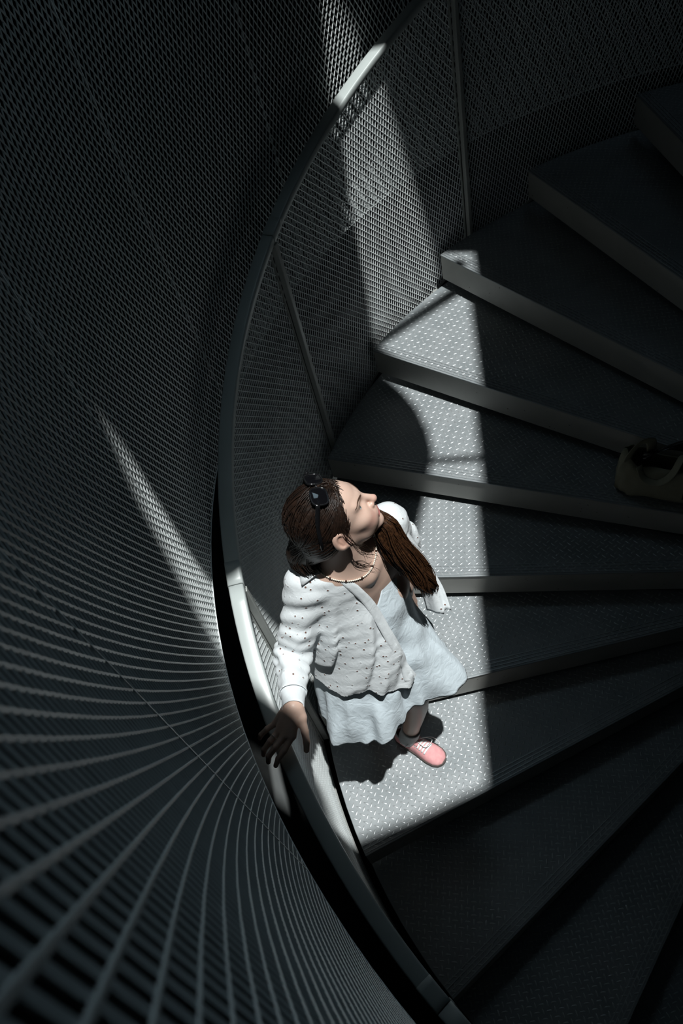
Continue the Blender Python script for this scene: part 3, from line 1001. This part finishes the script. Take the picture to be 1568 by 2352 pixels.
for j in range(nz_):
    for i in range(nphi):
        F.append((j*nphi+i, (j+1)*nphi+i, (j+1)*nphi+(i+1) % nphi, j*nphi+(i+1) % nphi))
dress = obj('dress', V, F, M['dress'], person, True)
so = dress.modifiers.new('thickness', 'SOLIDIFY'); so.thickness = 0.0015; so.offset = 1

# shirt: one skin for yoke, body and sleeves, cut open down the front
def shirt_sdf(P):
    rel = P - np.array((1.536, .928, 0), np.float32)
    z = P[:, 2]
    lr = rel @ BR.astype(np.float32); fw = rel @ BF.astype(np.float32)
    zz = [.28, .40, .55, .66, .76, .84]
    a = np.interp(z, zz, [.245, .228, .203, .183, .165, .10]); bfr = np.interp(z, zz, [.250, .232, .198, .160, .118, .06]); bbk = np.interp(z, zz, [.155, .145, .130, .125, .115, .08])
    sft = np.interp(z, zz, [.02, .012, .0, 0, 0, 0])
    b = np.where(fw > 0, bfr, bbk)
    k0 = np.sqrt(((lr-sft)/a)**2 + (fw/b)**2)
    d = (k0-1)*np.minimum(a, b)
    d = smax(d, z-.80, .05)
    d = smin(d, d_cap(P, NECK+np.array((0, 0, -.045)), SH_R+np.array((0, 0, .002)), .068, .056), .04)
    d = smin(d, d_cap(P, NECK+np.array((0, 0, -.045)), SH_L+np.array((0, 0, .0)), .066, .052), .04)
    wr_e = WR_R + (EL_R-WR_R)*.0
    arm = smin(d_cap(P, SH_R+np.array((.0, .0, -.01)), EL_R, .056, .052), d_cap(P, EL_R, WR_R+(EL_R-WR_R)*.22, .052, .038), .02)
    d = smin(d, arm, .03)
    arl = smin(d_cap(P, SH_L+np.array((.0, .0, -.01)), EL_L, .052, .050), d_cap(P, EL_L, WR_L, .054, .040), .02)
    d = smin(d, arl, .03)
    d = smin(d, torso_sdf(P)-.009, .012)
    # creases: across the sleeve, down the body
    ua = (SH_R-EL_R)/np.linalg.norm(SH_R-EL_R); ub = (EL_R-WR_R)/np.linalg.norm(EL_R-WR_R)
    da = np.linalg.norm(P-EL_R.astype(np.float32), axis=1)
    wn = vnoise(P, 22, 3)
    sl = np.exp(-np.clip(arm, -.05, .05)**2/.0006)
    d = d + sl*(.0055*np.sin(((P-EL_R) @ ua)*150 + wn*2.6)*np.exp(-(da/.11)**2) + .0035*np.sin(((P-EL_R) @ ub)*120 + wn*2.2)*np.exp(-(da/.14)**2) + .003*np.sin(((P-SH_R) @ ua)*85+wn*3))
    bd = 1-sl
    d = d + bd*np.clip((.80-z)/.2, 0, 1)*(.0080*np.sin(lr*58 + z*34 + wn*1.5) + .0035*np.sin(lr*120+z*50+wn*2) + .0045*vnoise(P, 34, 5))
    d = d + .0012*vnoise(P, 120, 9)
    return d
V, F = surface_nets(shirt_sdf, (1.26, .58, .27), (1.80, 1.40, .90), .0052)
def fr_coords(v):
    rel = v - np.array((1.536, .928, 0))
    return rel @ BR, rel @ BF, v[:, 2]
def cut_front(v):
    lr, fw, z = fr_coords(v)
    # open wedge between the two fronts: right edge follows a slanting line, left edge lies far back
    right = np.interp(z, [.30, .37, .46, .62, .71, .79, .835, .90], [-.018, -.014, -.008, .002, .012, .034, .046, .06])
    left = np.interp(z, [.30, .45, .60, .70, .80, .90], [-.32, -.30, -.24, -.150, -.078, -.060])
    ins = np.minimum(right-lr, lr-left)            # >0 inside the gap
    return np.minimum(ins, (fw+.02)*2)
V, F = clip_tris(V, F, cut_front)
def cut_hem(v):
    lr, fw, z = fr_coords(v)
    ang = np.arctan2(lr, fw)
    hem = .335 + .030*np.sin(ang*1.0-.6) + .006*np.abs(np.sin(ang*14)) + .03*np.exp(-((ang-.6)/.25)**2)
    # the sleeve of the bent arm is not cut by the hem
    sleeve = d_cap(v.astype(np.float32), SH_R, EL_R, .070, .066) < 0
    sl2 = d_cap(v.astype(np.float32), EL_R, WR_R, .064, .064) < 0
    left_s = d_cap(v.astype(np.float32), SH_L, EL_L, .066, .060) < 0
    left_s2 = (d_cap(v.astype(np.float32), EL_L, WR_L, .056, .050) < 0) & (fw < .03)
    return np.where(sleeve | sl2 | left_s | left_s2, -0.01, hem-z)
V, F = clip_tris(V, F, cut_hem)
neck_c = np.array((1.517, .948, .86))
V, F = clip_tris(V, F, lambda v: .066-np.hypot(np.hypot(v[:, 0]-neck_c[0], v[:, 1]-neck_c[1]), np.minimum(0, v[:, 2]-.80)))
ub = (WR_R-EL_R)/np.linalg.norm(WR_R-EL_R)
V, F = clip_tris(V, F, lambda v: np.where(d_cap(v.astype(np.float32), EL_R, WR_R, .08, .08) < 0, (v-WR_R) @ ub + .045, -1))
V, F = clip_tris(V, F, lambda v: np.where(d_cap(v.astype(np.float32), EL_L, WR_L-np.array((0, 0, .06)), .08, .08) < 0, (WR_L[2]+.03)-v[:, 2], -1))
shirt = obj('eyelet_shirt', V, F, M['shirt'], person, True)
so = shirt.modifiers.new('thickness', 'SOLIDIFY'); so.thickness = 0.0016; so.offset = 0

# cuff of the right sleeve
def ring_loft(rings, closed=True):
    V = []; F = []
    n_ = len(rings[0])
    for r in rings: V.extend(r)
    for j in range(len(rings)-1):
        for i in range(n_ if closed else n_-1):
            F.append((j*n_+i, j*n_+(i+1) % n_, (j+1)*n_+(i+1) % n_, (j+1)*n_+i))
    return V, F
e1 = np.cross(ub, (0, 0, 1.0)); e1 /= np.linalg.norm(e1); e2 = np.cross(e1, ub)
rings = []
for t_, ra in ((-.058, .041), (-.050, .0385), (-.035, .0335), (-.018, .0325), (-.002, .0318), (.006, .0315), (.006, .0292), (-.010, .0292)):
    rings.append([WR_R + ub*t_ + e1*math.cos(a)*ra*(1+.03*math.sin(3*a+t_*60)) + e2*math.sin(a)*ra*.92 for a in np.linspace(0, 2*math.pi, 40, endpoint=False)])
V, F = ring_loft(rings)
cuff = obj('cuff', V, F, M['shirt_plain'], None, True); cuff.parent = shirt

def on_surf(pts, fn, off):
    P = np.array(pts, np.float32)
    e = 1.5e-3
    for it in range(8):
        dd = fn(P)-off
        gr = np.stack([(fn(P+I3[i].astype(np.float32)*e)-fn(P-I3[i].astype(np.float32)*e))/(2*e) for i in range(3)], 1)
        gr /= np.linalg.norm(gr, axis=1)[:, None]+1e-6
        P = (P - gr*np.clip(dd, -.02, .02)[:, None]*.7).astype(np.float32)
    return P.astype(float)
# placket down the right front
pe = spline([(1.345, 1.054, .345), (1.355, 1.048, .40), (1.367, 1.042, .46), (1.396, 1.030, .62), (1.423, 1.020, .71), (1.466, 1.012, .79), (1.505, 1.004, .832), (1.540, 1.012, .858)], 60)
cols = [on_surf(pe + BR*w_, shirt_sdf, o_) for w_, o_ in ((-.005, .0005), (-.003, .0030), (.006, .0034), (.016, .0034), (.023, .0030), (.025, .0005))]
ker = np.ones(9)/9
cols = [np.stack([np.convolve(np.pad(c_[:, j], 4, mode='edge'), ker, 'valid') for j in range(3)], 1)+BF*.002 for c_ in cols]
V, F = ring_loft([[c_[i] for c_ in cols] for i in range(60)], False)
pl = obj('placket', V, F, M['shirt_plain'], None, True); pl.parent = shirt

# right half of the collar lies open on the shoulder
ci = spline([(1.500, .890, .872), (1.560, .925, .880), (1.588, .980, .878), (1.566, 1.016, .866), (1.545, 1.033, .846)], 24)
co = spline([(1.510, .845, .838), (1.600, .895, .842), (1.642, .975, .846), (1.620, 1.030, .843), (1.594, 1.074, .829)], 24)
co = on_surf(co, shirt_sdf, .005); ci = np.concatenate([ci[:14], on_surf(ci[14:], shirt_sdf, .010)])
rows = []
for a_, b_2 in zip(ci, co):
    rows.append([a_-np.array((0, 0, .018)), a_, a_*.72+b_2*.28+np.array((0, 0, .008)), a_*.35+b_2*.65+np.array((0, 0, .005)), b_2+np.array((0, 0, .003))])
V, F = ring_loft(rows, False)
col_ = obj('collar', V, F, M['shirt_plain'], None, True); col_.parent = shirt
s2 = col_.modifiers.new('thickness', 'SOLIDIFY'); s2.thickness = 0.003; s2.offset = 0
# loose left front, hanging away from the body
la = spline([(1.405, .785, .785), (1.372, .775, .68), (1.345, .778, .58), (1.305, .795, .49), (1.268, .838, .418)], 26)
lb = spline([(1.415, .860, .745), (1.385, .850, .66), (1.362, .850, .58), (1.345, .853, .49), (1.338, .862, .415)], 26)
rows = []
for i_, (a_, b_2) in enumerate(zip(la, lb)):
    row = []
    for t in np.linspace(0, 1, 12):
        w_ = .006*math.sin(t*9+i_*.12)+.003*math.sin(t*17-i_*.2)
        row.append(a_*(1-t)+b_2*t + BF*(w_ + .012*math.sin(math.pi*t)) + np.array((0, 0, .004*abs(math.sin(t*14)) if i_ == 25 else 0)))
    rows.append(row)
V, F = ring_loft(rows, False)
lf = obj('shirt_front', V, F, M['shirt'], None, True); lf.parent = shirt
lf.modifiers.new('thickness', 'SOLIDIFY').thickness = 0.0016

# ------------------------------------------------------------------ hair
def hair_sdf(P):
    q = ((P - HO.astype(np.float32)) @ HM.astype(np.float32))/HS
    d = d_ell(q, (-.020, .048, 0), I3, (.101, .093, .080))
    d = smin(d, d_ell(q, (-.055, .005, .010), I3, (.062, .065, .070)), .03)
    # face side cut away: hairline from forehead to the ear
    line = q[:, 0] - (.030 + np.clip(q[:, 1]-.0, -.02, .1)*.56 - np.clip(np.abs(q[:, 2])-.035, 0, 1)*.45)
    d = smax(d, line, .026)
    ear = d_ell(q, (.000, -.006, .088), I3, (.030, .044, .026))
    d = smax(d, -ear, .006)
    # ripples along the combing direction
    ang = np.arctan2(q[:, 2], q[:, 1]-.02)
    d = d + .0012*np.sin(ang*46 + q[:, 0]*30) + .0010*np.sin(ang*83-q[:, 0]*60)
    d = d*HS
    # hair gathered at the nape and over the collar
    d = smin(d, d_cap(P, hl(-.075, -.02, .02), (1.600, 1.012, .898), .048, .042), .02)
    d = smin(d, d_cap(P, (1.600, 1.012, .898), (1.578, 1.030, .868), .042, .020), .02)
    # behind the neck to the other shoulder
    d = smin(d, d_cap(P, hl(-.070, -.045, -.01), (1.515, .890, .885), .034, .030), .02)
    return d
LOCK = [hl(.005, -.010, -.070), (1.420, .880, .930), (1.390, .890, .862), (1.360, .898, .792), (1.330, .899, .720), (1.306, .902, .655), (1.295, .897, .612)]
LOCKR = [.030, .036, .045, .050, .044, .030, .010]
def lock_sdf(P):
    d = None
    for a, b, ra, rb in zip(LOCK[:-1], LOCK[1:], LOCKR[:-1], LOCKR[1:]):
        e = d_cap(P, a, b, ra*.45, rb*.45)
        d = e if d is None else smin(d, e, .02)
    return d
V, F = surface_nets(lambda P: hair_sdf(P), (1.36, .80, .82), (1.68, 1.10, 1.17), .0034)
hair = obj('hair', V, F, M['hair'], person, True)
V, F = surface_nets(lock_sdf, (1.24, .78, .58), (1.50, .98, 1.02), .004)
M['hair_sunlit'] = M['hair'].copy(); M['hair_sunlit'].name = 'sunlit_brown_hair'  # lighter copy for the long lock, sunlight put into its colour
for n_ in M['hair_sunlit'].node_tree.nodes:
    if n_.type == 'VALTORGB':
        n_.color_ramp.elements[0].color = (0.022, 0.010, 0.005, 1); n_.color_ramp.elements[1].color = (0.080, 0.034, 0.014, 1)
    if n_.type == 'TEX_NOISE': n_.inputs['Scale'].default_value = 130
lock = obj('hair_lock', V, F, M['hair_sunlit'], None, True); lock.parent = hair
# combed strands over the scalp
mb = MB()
bun = np.array((-.098, -.015, .012))
rad = np.array((.1035, .0955, .0830)); cen = np.array((-.020, .048, 0))
for i in range(460):
    r_ = RNG.uniform(-.078, .078)
    side = abs(r_)/.078
    u0 = .118*math.sqrt(max(0.0, 1-side**2)) + RNG.uniform(-.03, .012) + .012*side
    f0 = .030 + np.clip(u0, -.02, .1)*.56 - max(0, abs(r_)-.035)*.45 - RNG.random()**2*.05
    a = (np.array((f0, u0, r_))-cen)/rad; a /= np.linalg.norm(a)
    b = (bun + np.array((RNG.uniform(-.01, .01), RNG.uniform(-.03, .03), RNG.uniform(-.03, .03)))-cen)/rad; b /= np.linalg.norm(b)
    om = math.acos(np.clip(a @ b, -1, 1))
    pts = []
    lift = RNG.uniform(.985, 1.022); wv = RNG.uniform(.0, .03); ph = RNG.uniform(0, 6.28)
    for t in np.linspace(0, 1, 11):
        v = (math.sin((1-t)*om)*a + math.sin(t*om)*b)/math.sin(om)
        # droop over the ear for side strands
        v = v + np.array((0, 0, wv*.25*math.sin(5*t+ph)))
        v /= np.linalg.norm(v)
        pts.append(hl(*(cen + v*rad*(lift+.012*math.sin(math.pi*t)))))
    if np.linalg.norm((np.array((f0, u0, abs(r_)))-np.array((.0, -.006, .08)))) < .046: continue
    w_ = RNG.uniform(.0009, .0020)
    V, F = tube(pts, [w_*.4]+[w_]*9+[w_*.4], 5)
    mb.add(V, F)
st = mb.build('hair_strands', M['hair'], None, True); st.parent = hair; tag(st, kind='stuff')
# strands from the crown down to the gathered nape
mb = MB()
for i in range(420):
    r_ = RNG.uniform(-.05, .075)
    a = (np.array((RNG.uniform(-.11, -.03), RNG.uniform(.02, .13), r_))-cen)/rad; a /= np.linalg.norm(a)
    p0 = hl(*(cen+a*rad*RNG.uniform(1.0, 1.02)))
    b = a*np.array((1, .3, 1))+np.array((-.35, -.45, .0)); b /= np.linalg.norm(b)
    p1 = hl(*(cen+b*rad*RNG.uniform(1.0, 1.06)))
    v_ = np.array((RNG.gauss(.5, .6), RNG.gauss(.5, .6), RNG.gauss(.1, .6))); v_ /= np.linalg.norm(v_)
    p2 = np.array((1.600, 1.012, .898)) + v_*RNG.uniform(.040, .047)
    p3 = np.array((1.576, 1.034, .864)) + v_*np.array((.034, .022, .012)) + np.array((RNG.uniform(-.012, .012), RNG.uniform(-.012, .012), 0))
    w_ = RNG.uniform(.0008, .0018)
    V, F = tube(spline([p0, (p0+p1)/2+(p1-HO)*.03, p1, p2, p3], 14), [w_*.4]+[w_]*12+[w_*.3], 5)
    mb.add(V, F)
st = mb.build('hair_strands', M['hair'], None, True); st.parent = hair; tag(st, kind='stuff')
# wavy strands of the long lock
mb = MB()
LP = spline([np.array(p) for p in LOCK], 60)
LRr = np.interp(np.linspace(0, 6, 60), range(7), LOCKR)
clumps = []
for i in range(26):
    clumps.append((i*2.4+RNG.uniform(-.3, .3), math.sqrt(RNG.random())*1.05, RNG.uniform(0, 6.28), RNG.uniform(-.7, .7), RNG.randint(46, 60), RNG.uniform(.004, .013), RNG.uniform(10, 18)))
for i in range(760):
    a0, rr, ph, tw, kend, amp, fq = clumps[i % len(clumps)]
    a0 += RNG.uniform(-.35, .35); rr += RNG.uniform(-.12, .12)
    k0 = RNG.randint(0, 10); k1 = min(60, kend+RNG.randint(-8, 3))
    jit = np.array((RNG.uniform(-1, 1), RNG.uniform(-1, 1), RNG.uniform(-1, 1)))*.004
    pts = []
    for kq in range(k0, k1, 3):
        t = kq/60
        a = a0+tw*t*2.2
        off = HR*math.cos(a)*.75 + np.array((.6, .5, .2))*math.sin(a)
        wob = amp*math.sin(t*fq+ph)*(.25+t)
        pts.append(LP[kq] + off*(LRr[kq]*rr+.002) + BR*wob + np.array((0, 0, wob*.4)) + jit*(.4+t))
    if len(pts) < 4: continue
    pts[-1] = pts[-1]+np.array((RNG.uniform(-.008, .008), RNG.uniform(-.008, .008), -.008))
    w_ = RNG.uniform(.0006, .0016)
    V, F = tube(pts, [w_]*(len(pts)-1)+[w_*.2], 5)
    mb.add(V, F)
st = mb.build('hair_strands', M['hair_sunlit'], None, True); st.parent = hair; tag(st, kind='stuff')
# loose strands at the nape, beside the ear and over the collar
mb = MB()
for g_ in range(16):
    q0 = np.array((RNG.uniform(-.10, -.05), RNG.uniform(-.04, .01), RNG.uniform(-.02, .055)))
    q3 = np.array((RNG.uniform(1.535, 1.622), RNG.uniform(.985, 1.045), RNG.uniform(.850, .872)))
    b1 = np.array((RNG.uniform(-.005, .02), RNG.uniform(0, .025), RNG.uniform(-.005, .015)))
    b2 = np.array((RNG.uniform(-.01, .015), RNG.uniform(0, .02), RNG.uniform(.0, .015)))
    for i in range(16):
        j3 = lambda s_: np.array((RNG.uniform(-s_, s_), RNG.uniform(-s_, s_), RNG.uniform(-s_, s_)))
        p0 = hl(*(q0+j3(.008))); p3 = q3+j3(.007)
        p1 = p0*.6+p3*.4+b1+j3(.004); p2 = p0*.25+p3*.75+b2+j3(.004)
        w_ = RNG.uniform(.0005, .0011)
        V, F = tube(spline([p0, p1, p2, p3], 12), [w_]*11+[w_*.2], 5)
        mb.add(V, F)
for i in range(14):
    p0 = hl(RNG.uniform(.0, .03), RNG.uniform(.02, .05), .075)
    p1 = hl(RNG.uniform(.006, .02), RNG.uniform(-.03, -.01), .088)
    p2 = hl(RNG.uniform(.0, .03), RNG.uniform(-.09, -.07), RNG.uniform(.070, .085))
    p3 = hl(RNG.uniform(-.01, .04), RNG.uniform(-.15, -.11), RNG.uniform(.050, .075))
    V, F = tube(spline([p0, p1, p2, p3], 16), [.0005]*15+[.0002], 5)
    mb.add(V, F)
st = mb.build('loose_strands', M['hair'], None, True); st.parent = hair; tag(st, kind='stuff')
# hair clip
V, F = [], []
clip_c = hl(-.112, .006, .030)
for k_ in range(5):
    a = k_*2*math.pi/5
    pt = clip_c + .010*(HU*math.cos(a)+HR*math.sin(a))
    v, f = local_patch(pt, HM, .0075, -math.pi, math.pi, -math.pi/2, math.pi/2, 10, 8)
    n0 = len(V); V += v; F += [tuple(i+n0 for i in q) for q in f]
M['clip'] = new_mat('pale_clip', (0.35, 0.36, 0.36), 0.25)
o = obj('hair_clip', V, F, M['clip'], person, True)
rm = o.modifiers.new('one_piece', 'REMESH'); rm.mode = 'VOXEL'; rm.voxel_size = 0.0016

# ------------------------------------------------------------------ sunglasses pushed up on the hair
sg_ = empty('sunglasses', hl(.018, .128, 0))
tag(sg_, 'black sunglasses pushed up on top of brown hair', 'sunglasses')
SGN = HF*.60 + HU*.80; SGN /= np.linalg.norm(SGN)       # lens normal
SGU = HU*.60 - HF*.80; SGU /= np.linalg.norm(SGU)       # lens up (backwards over the head)
def superell(t, a, b, e):
    c, s_ = math.cos(t), math.sin(t)
    return a*math.copysign(abs(c)**e, c), b*math.copysign(abs(s_)**e, s_)
lens_m = new_mat('dark_lens', (0.004, 0.004, 0.005), 0.06, 0.0, 0.6)
for sgn in (1, -1):
    c = hl(.026, .132, .035*sgn)
    wrapn = SGN + HR*sgn*.22; wrapn /= np.linalg.norm(wrapn)
    lx = HR - wrapn*(HR @ wrapn); lx /= np.linalg.norm(lx); ly = np.cross(wrapn, lx)
    ring_o, ring_i = [], []
    nn = 40
    rings = []
    for (sc_, dz) in ((1.0, -.002), (1.0, .002), (.86, .0024), (.86, -.0016)):
        rings.append([c + lx*superell(2*math.pi*i/nn, .029*sc_, .0235*sc_, .62)[0] + ly*superell(2*math.pi*i/nn, .029*sc_, .0235*sc_, .62)[1] + wrapn*dz for i in range(nn)])
    rings.append(rings[0])
    V, F = ring_loft(rings)
    obj('lens_rim', V, F, M['black'], sg_, True)
    rings = [[c + lx*superell(2*math.pi*i/nn, .0255*s_, .0205*s_, .62)[0] + ly*superell(2*math.pi*i/nn, .0255*s_, .0205*s_, .62)[1] + wrapn*(.0012+.003*(1-s_*s_)) for i in range(nn)] for s_ in (1, .75, .5, .25, .02)]
    V, F = ring_loft(rings); F.append(tuple(4*nn+i for i in range(nn)))
    obj('lens', V, F, lens_m, sg_, True)
    ta = c + HR*sgn*.030 + SGU*.010
    tp = spline([ta, hl(-.020, .092, .0815*sgn), hl(-.045, .045, .086*sgn), hl(-.062, .010, .080*sgn)], 18)
    V, F = tube(tp, [(.0020, .0062)]*6+[(.0020, .0050)]*12, 8, up=HR)
    obj('temple_arm', V, F, M['black'], sg_, True)
V, F = tube(spline([hl(.028, .136, .008), hl(.031, .140, 0), hl(.028, .136, -.008)], 8), .0028, 8)
obj('bridge', V, F, M['black'], sg_, True)

# ------------------------------------------------------------------ shoes
M['pink'] = noise_mat('pink_canvas', (0.66, 0.30, 0.31), (0.72, 0.36, 0.36), 60.0, (0.7, 0.8), 0.0, 0.2)
M['gum'] = noise_mat('dark_rubber', (0.07, 0.05, 0.045), (0.09, 0.07, 0.06), 30.0, (0.6, 0.7))
M['lace'] = noise_mat('white_lace', (0.72, 0.74, 0.74), (0.80, 0.81, 0.80), 200.0, (0.8, 0.9))
M['sock'] = noise_mat('grey_sock', (0.42, 0.43, 0.43), (0.50, 0.51, 0.51), 200.0, (0.85, 0.95), 0.0, 0.3)
def make_shoe(heel, toe, zf, laces=True):
    heel = np.array((heel[0], heel[1], zf)); toe = np.array((toe[0], toe[1], zf))
    Lh = np.linalg.norm(toe-heel); ax = (toe-heel)/Lh; sd = np.array((-ax[1], ax[0], 0)); up = np.array((0, 0, 1.0))
    tt = [0, .03, .10, .22, .36, .50, .63, .75, .86, .94, .985, 1.0]
    wd = [.010, .021, .0295, .0325, .0325, .034, .038, .0405, .0385, .030, .017, .006]
    hg = [.050, .060, .068, .070, .072, .068, .058, .047, .040, .032, .022, .012]
    def wi(t): return np.interp(t, tt, wd)
    def hi(t): return np.interp(t, tt, hg)
    ts = np.concatenate([np.linspace(0, .1, 6), np.linspace(.14, .86, 19), np.linspace(.9, 1, 8)])
    na = 16
    rings = []
    for t in ts:
        w, h_ = wi(t), hi(t)
        row = []
        for i in range(na+1):
            a = math.pi*i/na
            cx = math.cos(a); sz = math.sin(a)
            row.append(heel + ax*t*Lh + sd*w*math.copysign(abs(cx)**.75, cx) + up*(.016 + (h_-.016)*sz**.8))
        rings.append(row)
    V, F = ring_loft(rings, False)
    def cut(v):
        r = (v-heel) @ ax/Lh; u_ = v[:, 2]-zf
        s_ = (v-heel) @ sd
        return np.where((u_ > .03), .0 + (1-((r-.20)/.155)**2-((s_)/.024)**2)*.05, -.05)   # ankle opening
    V, F = clip_tris(np.array(V), [(f[0], f[1], f[2], f[3]) for f in F], cut)
    up_ = obj('shoe', V, F, M['pink'], person, True)
    sm = up_.modifiers.new('thickness', 'SOLIDIFY'); sm.thickness = .003; sm.offset = -1
    srings = []
    for zz, gr in ((.0, .98), (.004, 1.05), (.017, 1.06), (.019, 1.0)):
        row = []
        for side in (1, -1):
            for t in (ts if side == 1 else ts[::-1]):
                row.append(heel + ax*(t*Lh*(1+.012)-.003*(1 if t > .5 else -1)*0) + sd*side*wi(t)*gr*1.03 + up*zz)
        srings.append(row)
    V, F = ring_loft(srings); n_ = len(srings[0])
    F.append(tuple(range(n_-1, -1, -1))); F.append(tuple(3*n_+i for i in range(n_)))
    so_ = obj('sole', V, F, M['gum'], None, False); so_.parent = up_
    # collar trim of the opening and the tongue
    op = [heel + ax*Lh*(.20+.155*math.cos(a)) + sd*.0245*math.sin(a) + up*(.071 if math.cos(a) < .4 else .073) for a in np.linspace(0, 2*math.pi, 33)]
    V, F = tube(op, .0035, 6, False)
    o = obj('ankle_trim', V, F, M['sock'], None, True); o.parent = up_
    tg = []
    for t in np.linspace(.30, .52, 6):
        z_ = hi(t)+.004+.016*max(0, (.42-t)/.12)
        tg.append([heel+ax*t*Lh+sd*x+up*(z_-abs(x)*.25) for x in (-.018, -.009, 0, .009, .018)])
    V, F = ring_loft(tg, False)
    o = obj('tongue', V, F, M['pink'], None, True); o.parent = up_
    o.modifiers.new('thickness', 'SOLIDIFY').thickness = .003
    if laces:
        for i_, t in enumerate(np.linspace(.44, .68, 6)):
            w = .021+.002*i_*.5
            pts = []
            for x in np.linspace(-1, 1, 9):
                cx = x*w
                h_ = hi(t+x*.012)
                z_ = .016+(h_-.016)*math.sqrt(max(0, 1-(cx/wi(t))**2))**.8
                pts.append(heel+ax*(t+x*.012)*Lh+sd*cx+up*(z_+.0028))
            V, F = tube(pts, [(.0017, .0042)]*9, 8, up=up)
            o = obj('lace', V, F, M['lace'], None, True); o.parent = up_
        c0 = heel+ax*.43*Lh+up*(hi(.43)+.006)
        for dx, dy, ln in ((.06, .03, 1), (-.02, .035, 1), (.085, .042, 0), (-.05, .03, 0)):
            q1 = c0 + ax*dx*.6 + sd*dy*1.0*(1 if dx > 0 else -1) + up*(.004)
            e_ = c0 + ax*dx + sd*dy*1.2*(1 if dx > 0 else -1) - up*(.030 if not ln else .008)
            pts = spline([c0, q1, e_] if not ln else [c0, q1, e_, c0+ax*dx*.9-sd*.004, c0], 16)
            V, F = tube(pts, .0016, 6)
            o = obj('lace', V, F, M['lace'], None, True); o.parent = up_
    return up_
make_shoe((1.541, .973), (1.316, 1.031), GZ)
make_shoe((1.735, .905), (1.530, .830), GZ+RISE, False)
for pts in ([(1.456, .978, -.385), (1.466, .984, -.43), (1.476, .990, -.470)], [(1.632, .918, -.235), (1.650, .898, -.27), (1.662, .885, -.300)]):
    V, F = tube(spline(pts, 8), [.0395, .0400, .0395, .0392, .0395, .0400, .0405, .041], 18)
    obj('sock', V, F, M['sock'], person, True)

# ------------------------------------------------------------------ tote bag on the tread behind her
bag = empty('tote_bag', (0.69, -0.10, 0.002))
tag(bag, 'olive canvas tote bag slumped on a dark tread at the right edge', 'bag')
M['canvas'] = noise_mat('olive_canvas', (0.26, 0.25, 0.18), (0.32, 0.31, 0.23), 14.0, (0.85, 0.95), 0.0, 0.5)
rings = []
nn = 56
for z_, x0, x1, y0, y1, e in ((.003, .500, .850, -.150, -.050, .5), (.012, .490, .866, -.160, -.040, .5), (.06, .488, .872, -.166, -.034, .52), (.12, .492, .868, -.165, -.040, .55),
                              (.165, .500, .860, -.160, -.050, .6), (.20, .510, .852, -.150, -.060, .7)):
    row = []
    for i in range(nn):
        a = 2*math.pi*i/nn
        px, py = superell(a, (x1-x0)/2, (y1-y0)/2, e)
        wob = .004*math.sin(7*a+z_*40)+.003*math.sin(13*a-z_*30)
        dip = 0.0
        if z_ > .1: dip = (z_-.1)*(-.35+.25*math.cos(2*a)+.12*math.sin(5*a))
        row.append(np.array(((x0+x1)/2+px*(1+wob*3), (y0+y1)/2+py+wob, (z_+dip)*1.18+.002)))
    rings.append(row)
V, F = ring_loft(rings); F.append(tuple(range(nn-1, -1, -1)))
bb = obj('bag_body', V, F, M['canvas'], bag, True)
s3 = bb.modifiers.new('thickness', 'SOLIDIFY'); s3.thickness = .003; s3.offset = -1
for pts, w_ in (([(.835, -.075, .155), (.828, -.062, .20), (.800, -.075, .245), (.765, -.105, .235), (.755, -.125, .17)], .020),
                ([(.790, -.044, .165), (.765, -.028, .125), (.715, -.024, .115), (.672, -.036, .150), (.648, -.070, .205), (.630, -.095, .190)], .014)):
    P_ = spline([(x_, y_, z_*1.18) for x_, y_, z_ in pts], 26)
    V, F = tube(P_, [(.0022, w_)]*26, 8, up=(0.3, -.2, .9))
    obj('strap', V, F, M['canvas'], bag, True)
V, F = tube(spline([(.775, -.125, .15), (.765, -.100, .20), (.70, -.12, .235), (.62, -.15, .225), (.54, -.15, .20)], 20), [(.012+.010*math.sin(i*.6), .024) for i in range(20)], 10)
obj('black_scarf', V, F, M['black'], bag, True)
v = box_pts((.612, -.0300, .07), (1, 0, 0), (0, 1, 0), (0, 0, 1), -.006, .006, -.003, .003, -.017, .017)
tg = obj('maker_tag', v, HEXF, M['black'], bag)
